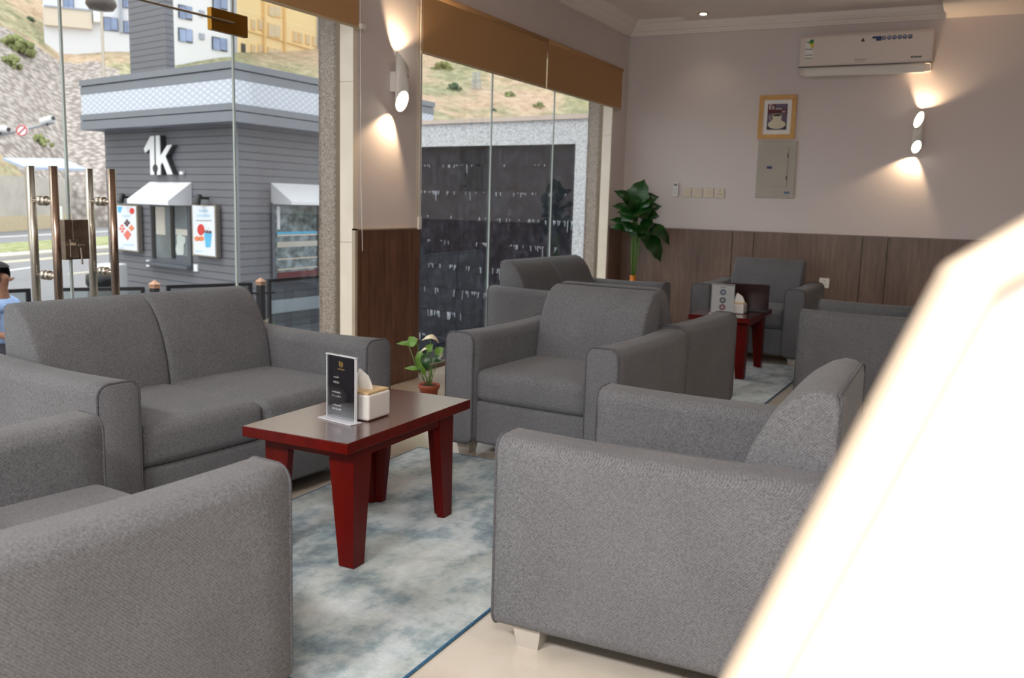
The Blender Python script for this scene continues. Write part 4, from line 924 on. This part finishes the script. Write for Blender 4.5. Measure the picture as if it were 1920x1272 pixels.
poster((228, 384, 269, 471), [('blue_corner', 'blue', 'poly', [(145, 742), (190, 745), (170, 800), (150, 790)]), ('red_badge', 'red', 'ell', [(274, 782, 22, 28)]),
    ('dark_pastry', 'brownp', 'ell', [(230, 868, 10, 14), (216, 888, 12, 14), (244, 886, 12, 14), (230, 906, 12, 14)]), ('red_pastry', 'palered', 'poly', [(234, 945), (268, 988), (234, 1042), (198, 990)]),
    ('rolled_pastry', 'palered', 'ell', [(186, 912, 14, 12), (172, 938, 12, 12), (200, 938, 12, 12), (188, 962, 12, 12)]), ('tan_pastry', 'orange', 'poly', [(268, 900), (296, 935), (270, 962), (244, 932)]),
    ('printed_line', 'paleblue', 'rect', [(190, 820, 262, 834), (192, 1072, 288, 1086), (162, 1100, 200, 1110)])])
poster((370, 384, 416, 481), [('cup', 'blue', 'poly', [(912, 978), (982, 975), (968, 1100), (928, 1102)]), ('cup_lid', 'brownp', 'poly', [(920, 950), (978, 958), (980, 982), (912, 972)]), ('price_badge', 'red', 'ell', [(884, 946, 32, 50)]),
    ('snack', 'orange', 'ell', [(850, 1025, 24, 22), (888, 1025, 26, 22)]), ('printed_line', 'paleblue', 'rect', [(866, 770, 948, 790), (850, 812, 965, 834), (835, 1130, 900, 1140)]), ('small_line', 'grey_print', 'rect', [(842, 862, 980, 870)])])
def face_text(s, px, py, hpx, mat, off=.108):
    sc0, z0 = fs(px, py, off); z1 = fs(px, py+hpx, off)[1]; c = bpy.data.curves.new('t', 'FONT'); c.body = s; c.size = (z0-z1)*1.35; c.extrude = .001; c.align_x = 'CENTER'; c.align_y = 'CENTER'
    to_ = bpy.data.objects.new('t', c); COL.objects.link(to_); bpy.context.view_layer.update(); me = bpy.data.meshes.new_from_object(to_.evaluated_get(bpy.context.evaluated_depsgraph_get())); bpy.data.objects.remove(to_)
    ex = Vector((-e1[0], -e1[1], 0)); ez = Vector((0, 0, 1)); ey = -Vector((n1[0], n1[1], 0)); o3 = Vector(tof(sc0, (z0+z1)/2, off))-ik
    me.transform(Matrix([[ex[i], ez[i], ey[i], o3[i]] for i in range(3)]+[[0, 0, 0, 1]])); me.materials.clear(); return link('printed_text', me, mat, ks)
face_text('14', 388, 425, 11, MT['white'])
for px, py in ((391, 372), (247, 370)):
    bm = BM(); s0, z0 = fs(px, py); cyl(bm, tof(s0, z0, 0), tof(s0, z0, .18), .02); cyl(bm, tof(s0, z0+.05, .16), tof(s0-.02, z0-.10, .22), .045, .05); kfin('poster_lamp', bm, MT['black'])
bm = BM(); px_rect(bm, 277, 488, 283, 500, 0, .03); kfin('outlet_box', bm, MT['white'])
bm = BM(); px_rect(bm, 366, 496, 373, 509, 0, .03); kfin('outlet_box', bm, MT['white'])
# display window on the right face
s0, zt = fs2(512, 386); s1 = s0+1.9; zb3 = fs2(515, 522)[1]
bm = BM(); rectf(bm, s0-.07, s1, zb3-.05, zt+.05, 0, .04, tof2); dw = kfin('display_window', bm, MT['winframe'])
t = NT('display_interior'); v_ = t.noise(t.coord('Object', (1, 2, 3)), 2.5, 4, .6); t.base(t.ramp(v_, [(.35, srgb(48, 62, 66)), (.5, srgb(96, 112, 118)), (.65, srgb(138, 152, 158))])); t.set(Roughness=.05)
bm = BM(); rectf(bm, s0, s1, zb3, zt, .04, .045, tof2); kfin('window_pane', bm, t.m, dw)
def zpx(y, x=550): return fs2(x, y, .05)[1]
for nm, y, th, m in (('blue_shelf_goods', 437, .04, 'blue'), ('glass_shelf', 441, .02, 'steel'), ('cup_row', 458, .09, 'concrete'), ('glass_shelf', 485, .02, 'steel'), ('glass_shelf', 504, .02, 'steel'), ('red_goods', 517, .14, plain('dark_red_goods', srgb(96, 30, 40), .5))):
    bm = BM(); z_ = zpx(y); rectf(bm, s0+.03, s0+1.15, z_-th/2, z_+th/2, .045, .055, tof2); kfin(nm, bm, MT[m] if isinstance(m, str) else m, dw)
bm = BM(); rectf(bm, fs2(590, 450)[0], s1, zb3, zt, .045, .056, tof2); kfin('dark_interior', bm, MT['black'], dw)
bm = BM(); px_rect(bm, 515, 387, 520, 430, .045, .056, fs2, tof2); kfin('pale_post', bm, MT['awning'], dw)
# --- waterfall wall
pa = onz(785, 228, 2.0)*1.0; kk_ = 1.23
A_ = np.array([-5.37, 8.35])*kk_; B_ = np.array([-3.33, 7.97])*kk_; zt_ = H+.8*kk_; dv = (B_-A_)/np.linalg.norm(B_-A_); A_ = A_-dv*1.4; B_ = B_+dv*.15; nv = np.array([-dv[1], dv[0]]); nv = nv if nv @ A_ > 0 else -nv
def tw(s, z, h): v = A_+dv*s-nv*h; return (v[0], v[1], z)
LWW = np.linalg.norm(B_-A_)
def sw(px, py):
    P_ = onpl(px, py, A_, nv); return (P_[:2]-A_) @ dv, P_[2]
ww = empty('waterfall_wall', (A_[0], A_[1], GZ)); tag(ww, 'black stone waterfall wall framed in speckled white granite outside the window', 'water feature'); ik2 = Vector((A_[0], A_[1], GZ))
def wfin(nm, bm, mat, parent=None, smooth=False):
    for v in bm.verts: v.co -= ik2
    return fin(nm, bm, mat, parent or ww, smooth)
zk = sw(900, 274)[1]; sk = sw(1080, 400)[0]
bm = BM(); rectf(bm, 0, LWW, zk, zt_-.05, -.3, .06, tw); rectf(bm, sk, LWW, GZ, zk, -.3, .06, tw); wfin('granite_surround', bm, MT['white_granite'])
bm = BM(); rectf(bm, 0, LWW, zt_-.05, zt_, -.35, .09, tw); wfin('coping', bm, plain('coping_stone', srgb(214, 196, 184), .6))
t = NT('wet_black_stone'); co = t.coord(); a = t.noise(co, 9, 6, .7); b = t.noise(t.coord('Object', (3, 3, .6)), 7, 4, .6)
t.base(t.ramp(t.math('ADD', t.math('MULTIPLY', a, .6), t.math('MULTIPLY', b, .4)), [(.36, srgb(20, 21, 28)), (.5, srgb(36, 37, 46)), (.66, srgb(66, 68, 78))])); t.set(Roughness=.5); t.b.inputs['Specular IOR Level'].default_value = .06; t.bump(a, .5, .01); MT['wetstone'] = t.m
rows = [275, 309, 360, 408, 455, 501, 548, 592, 640, 690]; zz = [sw(900, y)[1] for y in rows]; zz[-1] = GZ
for i in range(len(zz)-1):
    bm = BM(); rectf(bm, 0, sk, zz[i+1]+.004, zz[i]-.004, -.1, .0-.006*(i % 2)+.002*i, tw); wfin('stone_course', bm, MT['wetstone'])
bm = BM(); rectf(bm, 0, sk, GZ, zk, -.12, -.02, tw); wfin('dark_joint', bm, MT['black'])
MT['foam'] = plain('water_foam', srgb(206, 210, 222), .3, var=.1, scale=30)
bm = BM(); rr = random.Random(5); smin = sw(785, 400)[0]
for i, z in enumerate(zz[1:-1]):
    s = smin
    while s < sk-.03:
        if rr.random() < (.12+.55*max(0, math.sin(s*5.1+i*2.3)*math.sin(s*2.3+i)))*(.5 if i == 0 else 1):
            L = rr.uniform(.008, .045)*(1+.22*i)*(2.6 if rr.random() < .07 else 1); w = rr.uniform(.0015, .006)*(1+.1*i); dx = rr.uniform(-.012, .012)
            P4 = [(s, z), (s+w*1.6, z), (s+w+dx, z-L), (s+w*.4+dx, z-L)]; prism(bm, P4, .012+.002*i, .022+.002*i, tw)
        s += rr.uniform(.006, .04)
o = wfin('water_streaks', bm, MT['foam']); o['kind'] = 'stuff'
# --- terrace fence
MT['rail'] = plain('black_rail', srgb(34, 30, 34), .4); MT['frost'] = clear('frosted_glass', (.80, .86, .88, 1), .25, .22)
fz = .2
def fpt(px, py): P_ = onz(px, py, fz); return P_[:2]
FS = [((-30, 545), (56, 541), 'dark framed glass fence panel next to the seated person'), ((110, 540), (271, 538), 'dark framed glass fence panel seen through the door pull bars'), ((312, 535), (472, 530), 'dark framed glass fence panel just left of the copper-capped post'), ((502, 524), (640, 513), 'dark framed glass fence panel right of the copper-capped post')]
for a_, b_, lab in FS:
    a2_, b2_ = fpt(*a_), fpt(*b_); d = b2_-a2_; L = np.linalg.norm(d); an_ = math.atan2(d[1], d[0])
    t_ = empty('glass_fence', (a2_[0], a2_[1], GZ), an_); tag(t_, lab, 'fence', 'framed glass panels of the terrace fence'); hh = fz-GZ
    bm = BM(); box(bm, 0, L, -.018, .018, hh-.036, hh); box(bm, 0, L, -.018, .018, .05, .08); fin('rail', bm, MT['rail'], t_)
    for x in (.018, L-.018):
        bm = BM(); box(bm, x-.02, x+.02, -.02, .02, 0, hh-.002); fin('end_post', bm, MT['rail'], t_)
    bm = BM(); box(bm, .03, L-.03, -.004, .004, .08, hh-.036); fin('glass_panel', bm, MT['frost'], t_)
    if b_[0] > 600:
        bm = BM(); box(bm, .03, L-.03, -.006, -.004, hh-.42, hh-.26); fin('white_band', bm, plain('frosted_band', srgb(190, 206, 216), .4), t_)
for px, py, lab in ((290, 536, 'short dark fence post with copper pyramid cap behind the sofa back'), (489, 530, 'dark fence post with copper pyramid cap next to the kiosk display window')):
    p_ = onz(px, py+8, fz-.02); t_ = empty('fence_post', (p_[0], p_[1], GZ)); tag(t_, lab, 'post', 'copper capped fence posts'); hh = fz-GZ
    bm = BM(); box(bm, -.035, .035, -.035, .035, 0, hh); fin('post_shaft', bm, MT['rail'], t_)
    bm = BM(); box(bm, -.04, .04, -.04, .04, hh, hh+.03); zprism(bm, [(-.032, -.032), (.032, -.032), (.032, .032), (-.032, .032)], hh+.03, hh+.04)
    vs = [bm.verts.new((x, y, hh+.04)) for x, y in ((-.045, -.045), (.045, -.045), (.045, .045), (-.045, .045))]; ap = bm.verts.new((0, 0, hh+.085)); bm.faces.new(vs)
    for i in range(4): bm.faces.new((vs[i], vs[(i+1) % 4], ap))
    fin('copper_cap', bm, plain('copper', srgb(190, 146, 116), .4, .5), t_)
    bm = BM(); box(bm, -.16, .16, -.01, .01, hh-.10, hh-.08, mat=Matrix.Rotation(rad(62), 4, 'Z')); fin('link_bar', bm, MT['rail'], t_)
# --- bin, white cart, utility cabinet
p_ = far(191, 512, 11.8); bt = p_[2]-GZ; bb = empty('litter_bin', (p_[0], p_[1], GZ)); tag(bb, 'dark grey litter bin standing between the pull bars and the kiosk', 'bin')
bm = BM(); lathe(bm, [(.13, 0), (.165, bt-.13), (.0, bt-.13)], 20); fin('bin_body', bm, plain('bin_grey', srgb(70, 72, 78), .5), bb, True)
bm = BM(); lathe(bm, [(.175, bt-.14), (.18, bt-.1), (.175, bt-.02), (.13, bt), (.0, bt)], 20); fin('bin_rim', bm, MT['black'], bb, True)
p_ = far(203, 505, 16.5); bb = empty('service_cart', (p_[0], p_[1], GZ), rad(20)); tag(bb, 'white boxy cart parked behind the litter bin by the kiosk', 'cart')
bm = BM(); box(bm, -.2, .2, -.25, .25, .1, 1.0, bev=.03); fin('cart_body', bm, MT['white'], bb)
for x in (-.12, .12):
    bm = BM(); cyl(bm, (x, -.24, .1), (x, -.2, .1), .1); fin('wheel', bm, MT['black'], bb)
p_ = onz(112, 446, GZ+.08); bb = empty('utility_cabinet', (p_[0], p_[1], GZ)); tag(bb, 'slim white utility cabinet on the grass strip by the road', 'cabinet')
hgt = far(112, 387, np.linalg.norm(p_-CAMP))[2]-GZ
bm = BM(); box(bm, -.12, .12, -.1, .1, 0, hgt, bev=.01); fin('cabinet_body', bm, MT['white'], bb)
bm = BM(); box(bm, -.1, .1, -.106, -.1, .3, hgt-.1); fin('cabinet_door', bm, plain('cabinet_face', srgb(206, 212, 222), .5), bb)
# --- solar awning on the retaining wall
P4 = [far(5, 296, 36.5), far(115, 297, 38), far(166, 317, 37.2), far(48, 313, 35.6)]
bm = BM(); v = [bm.verts.new(p) for p in P4]; v2 = [bm.verts.new(p-np.array([0, 0, .08])) for p in P4]; bm.faces.new(v); bm.faces.new(v2[::-1])
for i in range(4): bm.faces.new((v[i], v[(i+1) % 4], v2[(i+1) % 4], v2[i]))
so_ = fin('solar_canopy', bm, plain('panel_blue', srgb(178, 190, 214), .3, var=.04)); tag(so_, 'pale blue slanted canopy sheet at the top of the concrete wall', 'canopy')
for P_ in (P4[2], P4[3]):
    bm = BM(); cyl(bm, P_, (P_[0], P_[1], GZ), .03); fin('support_pole', bm, MT['steel'], so_)
# --- camera mast
ma = far(-60, 266, 25); mb = far(102, 230, 25)
cm = empty('camera_mast', ma); tag(cm, 'grey mast arm carrying two white cameras above the road', 'camera mast'); mo = Vector(ma)
bm = BM(); cyl(bm, (0, 0, 0), Vector(mb)-mo, .05, .03, 10); cyl(bm, (0, 0, .2), (0, 0, GZ-ma[2]), .09, .09, 12); fin('mast_arm', bm, plain('mast_grey', srgb(168, 168, 172), .5), cm)
for px, py, px2, py2 in ((-14, 240, 15, 243), (78, 228, 99, 222)):
    a_ = Vector(far(px, py, 25))-mo; b_ = Vector(far(px2, py2, 24.8))-mo; bm = BM(); cyl(bm, a_, b_, .075, .075, 14); cm_ = fin('camera_housing', bm, MT['white'], cm)
    bm = BM(); cyl(bm, b_, b_+(b_-a_).normalized()*.03, .05, .05, 14); cyl(bm, (a_+b_)/2, (a_+b_)/2-Vector((0, 0, .14)), .02); fin('lens', bm, MT['dark'], cm_)
a_ = Vector(far(41, 245, 24.7))-mo; bm = BM(); cyl(bm, a_, a_+Vector(FF)*.03, .14, .14, 24); cm_ = fin('round_sign', bm, MT['white'], cm)
bm = BM(); dct = -Vector(FF); 
pts = [a_+dct*.01+Vector(RR)*.12*math.cos(2*PI*i/24)+Vector(UU)*.12*math.sin(2*PI*i/24) for i in range(24)]; tube(bm, pts, .012, 6, True); tube(bm, [a_+dct*.01+Vector(RR)*.08+Vector(UU)*.08, a_+dct*.01-Vector(RR)*.08-Vector(UU)*.08], .012, 6); fin('red_ring', bm, MT['red'], cm_)
# --- round sign on a pole, modelled as a domed head
a_ = far(189, -8, 26); lm = empty('pole_sign', a_); tag(lm, 'round dark sign on a thin pole in front of the white house', 'sign')
bm = BM(); lathe(bm, [(.0, -.36), (.28, -.33), (.36, -.22), (.34, -.1), (.1, .1), (.0, .12)], 28); fin('sign_head', bm, plain('sign_dark', srgb(84, 74, 70), .4), lm, True)
bm = BM(); cyl(bm, (0, 0, -.2), (0, 0, GZ-a_[2]), .035); fin('pole', bm, MT['steel'], lm)
# --- buildings on the slope
MT['bwhite'] = plain('white_render', srgb(226, 226, 230), .8, var=.01); MT['bcream'] = plain('cream_render', srgb(222, 208, 190), .8, var=.02); MT['bgrey'] = plain('grey_trim', srgb(166, 170, 182), .8)
MT['byellow'] = plain('yellow_render', srgb(240, 214, 164), .8, var=.02); MT['byellow2'] = plain('yellow_trim', srgb(228, 192, 134), .8)
def building(nm, lab, pL, pR, Dl, Dr, ytop, ybot, mat, wins, extras=()):
    a_ = far(*pL, Dl); b_ = far(*pR, Dr); P0 = a_[:2]; d = b_[:2]-P0; L = np.linalg.norm(d); d /= L; nn_ = np.array([-d[1], d[0]]); nn_ = nn_ if nn_ @ P0 > 0 else -nn_
    t_ = empty(nm, (a_[0], a_[1], a_[2])); tag(t_, lab, 'building'); off = Vector(a_)
    def tb(s, z, h): v = P0+d*s-nn_*h; return (v[0], v[1], z)
    def f_(px, py): P_ = onpl(px, py, P0, nn_); return (P_[:2]-P0) @ d, P_[2]
    def bf(n_, bm, m, par): 
        for v in bm.verts: v.co -= off
        return fin(n_, bm, m, par)
    def rc(bm, x0, y0, x1, y1, h0, h1):
        c_ = ((x0+x1)/2, (y0+y1)/2); s0_ = f_(x0, c_[1])[0]; s1_ = f_(x1, c_[1])[0]; rectf(bm, s0_, s1_, f_(c_[0], y1)[1], f_(c_[0], y0)[1], h0, h1, tb)
    bm = BM(); z1_ = max(f_(pL[0], ytop)[1], f_(pR[0], ytop)[1]); z0_ = min(f_(pL[0], ybot)[1], f_(pR[0], ybot)[1])-4; rectf(bm, 0, L, z0_, z1_, -3, 0, tb); bf('wall', bm, mat, t_)
    for r_ in wins:
        bm = BM(); rc(bm, r_[0]-1, r_[1]-1, r_[2]+1, r_[3]+1, 0, .10); w_ = bf('window', bm, MT['dark'] if len(r_) < 5 else r_[4], t_)
        bm = BM(); xm = (r_[0]+r_[2])/2; rc(bm, r_[0], r_[1], xm-.4, r_[3], .10, .13); rc(bm, xm+.4, r_[1], r_[2], r_[3], .10, .13); bf('pane', bm, MT['mirrorglass'] if len(r_) < 5 else r_[5], w_)
    for n_, r_, m, h_ in extras: bm = BM(); rc(bm, *r_, 0, h_); bf(n_, bm, m, t_)
building('house', 'white rendered house above the rubble slope', (82, 48), (245, 62), 86, 86, -40, 60, MT['bwhite'],
    [(119, -20, 137, 16), (195, 34, 220, 57), (231, -20, 240, 14), (233, 41, 243, 62)], [('cream_base', (83, 18, 172, 52), MT['bcream'], .5), ('grey_band', (83, 16, 174, 19), MT['bgrey'], .6), ('grey_pier', (223, -30, 229, 62), MT['bgrey'], .4), ('white_unit', (175, 26, 190, 44), MT['white'], .9)])
building('apartment_block', 'white apartment block with blue windows between the kiosk tower and the brass fitting', (322, 80), (438, 98), 84, 88, -60, 100, MT['bwhite'],
    [(335, 12, 358, 35), (335, 55, 359, 78), (399, -8, 424, 16), (398, 72, 424, 94)], [('grey_edge', (434, -60, 438, 100), MT['bgrey'], .4), ('vent', (373, 20, 382, 31), MT['bgrey'], .15), ('vent', (373, 63, 382, 74), MT['bgrey'], .15)])
yw = [(502, 47, 523, 69), (502, 92, 523, 110), (503, 12, 524, 30), (471, 38, 477, 55), (484, 38, 490, 55), (471, 85, 477, 98), (484, 85, 490, 98), (549, 60, 555, 78), (560, 63, 565, 80), (573, 66, 579, 83), (549, 103, 555, 118), (561, 105, 566, 120), (573, 107, 579, 122), (586, 70, 592, 86), (586, 110, 592, 124)]
gw = plain('hazy_glass', srgb(214, 196, 168), .3)
building('apartment_block', 'long yellow apartment block above the kiosk roof', (440, 102), (601, 128), 90, 102, -60, 135, MT['byellow'],
    [w+(MT['byellow2'], gw) for w in yw], [('pilaster', (491, -40, 494, 112), MT['byellow2'], .25), ('pilaster', (530, -40, 533, 122), MT['byellow2'], .25), ('grey_edge', (594, -40, 601, 130), MT['bgrey'], .3), ('floor_band', (445, 74, 596, 75.5), MT['byellow2'], .15), ('door', (452, 82, 459, 98), MT['dark'], .1)])
# --- lattice mast in the second window
a_ = hill_pt(893, 168); hm = far(893, 134, np.linalg.norm(a_-CAMP))[2]; la = empty('lattice_mast', a_); tag(la, 'small pale lattice mast on the far slope', 'mast'); bm = BM(); w_ = .35; hh = hm-a_[2]
for x, y in ((-w_, -w_), (w_, -w_), (w_, w_), (-w_, w_)): cyl(bm, (x, y, -.5), (x*.6, y*.6, hh), .05, .05, 6)
for k in range(6):
    z0, z1 = hh*k/6, hh*(k+1)/6; f0, f1 = 1-.4*k/6, 1-.4*(k+1)/6
    for (x, y), (x2, y2) in zip(((-w_, -w_), (w_, -w_), (w_, w_), (-w_, w_)), ((w_, -w_), (w_, w_), (-w_, w_), (-w_, -w_))): cyl(bm, (x*f0, y*f0, z0), (x2*f1, y2*f1, z1), .03, .03, 5)
fin('lattice', bm, plain('mast_pale', srgb(176, 182, 186), .5), la)
# ================================================================== PERSON outside (seen in part at the frame edge)
def skinned(nm, pts, edges, radii, mat, parent, root=0, sub=2):
    me = bpy.data.meshes.new(nm); me.from_pydata(pts, edges, []); o = link(nm, me, mat, parent)
    m_ = o.modifiers.new('skin', 'SKIN'); sv = me.skin_vertices[0].data
    for i, r_ in enumerate(radii): sv[i].radius = (r_, r_) if not hasattr(r_, '__len__') else r_
    sv[root].use_root = True; m_.use_smooth_shade = True; s_ = o.modifiers.new('sub', 'SUBSURF'); s_.levels = sub; s_.render_levels = sub; return o
pp = far(-8, 517, 9.6); zs = pp[2]-.70    # seat-level anchor so that the head lands at its height
pb = empty('person', (pp[0], pp[1], GZ), rad(25)); tag(pb, 'person with short dark hair in a light blue shirt seated outside the glass doors', 'person')
hz0 = pp[2]-GZ; 
MT['skin'] = plain('skin', srgb(150, 104, 80), .6, var=.04); MT['shirt'] = plain('light_blue_shirt', srgb(158, 184, 226), .8, var=.06, scale=12); MT['trousers'] = plain('dark_trousers', srgb(46, 40, 50), .8); MT['hair'] = plain('dark_hair', srgb(26, 22, 24), .7, var=.2, scale=60)
Z = hz0-.02   # head centre height
P = [(0, 0, Z-.66), (.0, 0, Z-.48), (.01, 0, Z-.30), (.02, 0, Z-.185), (.035, 0, Z-.11), (.045, 0, Z-.02), (.05, 0, Z+.05),
     (0, .17, Z-.235), (.03, .235, Z-.46), (.24, .20, Z-.52), (.33, .17, Z-.50), (0, -.17, Z-.235), (.03, -.235, Z-.46), (.24, -.20, Z-.52), (.33, -.17, Z-.50),
     (.04, .10, Z-.68), (.46, .12, Z-.66), (.48, .12, .09), (.04, -.10, Z-.68), (.46, -.12, Z-.66), (.48, -.12, .09)]
E_ = [(0, 1), (1, 2), (2, 3), (3, 4), (4, 5), (5, 6), (3, 7), (7, 8), (8, 9), (9, 10), (3, 11), (11, 12), (12, 13), (13, 14), (0, 15), (15, 16), (16, 17), (0, 18), (18, 19), (19, 20)]
Rd = [.12, .11, .11, .06, .05, .08, .07, .035, .035, .03, .028, .035, .035, .03, .028, .085, .06, .04, .085, .06, .04]
skinned('body', P, E_, Rd, MT['skin'], pb)
skinned('shirt', [(0, 0, Z-.68), (0, 0, Z-.48), (.01, 0, Z-.30), (.02, 0, Z-.19), (0, .17, Z-.235), (.025, .235, Z-.42), (0, -.17, Z-.235), (.025, -.235, Z-.42)], [(0, 1), (1, 2), (2, 3), (3, 4), (4, 5), (3, 6), (6, 7)], [.17, .165, .19, .14, .11, .085, .11, .085], MT['shirt'], pb)
skinned('trousers', [(0, 0, Z-.70), (.04, .10, Z-.68), (.46, .12, Z-.66), (.48, .12, .14), (.04, -.10, Z-.68), (.46, -.12, Z-.66), (.48, -.12, .14)], [(0, 1), (1, 2), (2, 3), (0, 4), (4, 5), (5, 6)], [.15, .10, .075, .06, .10, .075, .06], MT['trousers'], pb)
bm = BM(); ic = bmesh.ops.create_uvsphere(bm, u_segments=24, v_segments=16, radius=.108)
for v in bm.verts: v.co = Vector((v.co.x*1.02+.035, v.co.y*.86, v.co.z*1.08+Z+.035))
bmesh.ops.delete(bm, geom=[v for v in bm.verts if v.co.x > .10 and v.co.z < Z+.08 or v.co.z < Z-.03], context='VERTS'); fin('hair', bm, MT['hair'], pb, True)
for s_ in (1, -1):
    bm = BM(); bmesh.ops.create_uvsphere(bm, u_segments=12, v_segments=8, radius=.03)
    for v in bm.verts: v.co = Vector((v.co.x*.7+.04, v.co.y*.35+s_*.095, v.co.z*1.1+Z))
    fin('ear', bm, MT['skin'], pb, True)
    bm = BM(); box(bm, .40, .66, s_*.12-.045, s_*.12+.045, 0, .09, bev=.03); fin('shoe', bm, MT['black'], pb, True)
    for k in range(5):
        y_ = s_*(.17-.03+k*.015); bm = BM(); tube(bm, [(.34, y_, Z-.50), (.38, y_, Z-.505-.004*k), (.405, y_*.98, Z-.52)] if k < 4 else [(.33, s_*.13, Z-.50), (.36, s_*.10, Z-.50)], [.009, .0085, .007] if k < 4 else [.01, .008], 8); fin('finger', bm, MT['skin'], pb, True)
bm = BM(); bmesh.ops.create_cone(bm, segments=8, radius1=.018, radius2=.006, depth=.045, matrix=Matrix.Translation((.15, 0, Z-.005)) @ Matrix.Rotation(rad(70), 4, 'Y')); fin('nose', bm, MT['skin'], pb, True)
ch = empty('cafe_chair', (pp[0], pp[1], GZ), rad(25)); tag(ch, 'dark outdoor chair under the seated person', 'chair')
bm = BM(); box(bm, -.22, .24, -.22, .22, Z-.83, Z-.79, bev=.01); fin('seat', bm, MT['dark'], ch)
bm = BM(); box(bm, -.25, -.22, -.21, .21, Z-.62, Z-.38, bev=.01); fin('backrest', bm, MT['dark'], ch)
for x, y in ((-.2, -.2), (-.2, .2), (.2, -.2), (.2, .2)):
    bm = BM(); cyl(bm, (x*1.1, y*1.05, 0), (x, y, Z-.81), .012); 
    if x < 0: cyl(bm, (x, y, Z-.81), (x*1.17, y, Z-.4), .012)
    fin('leg', bm, MT['dark'], ch)
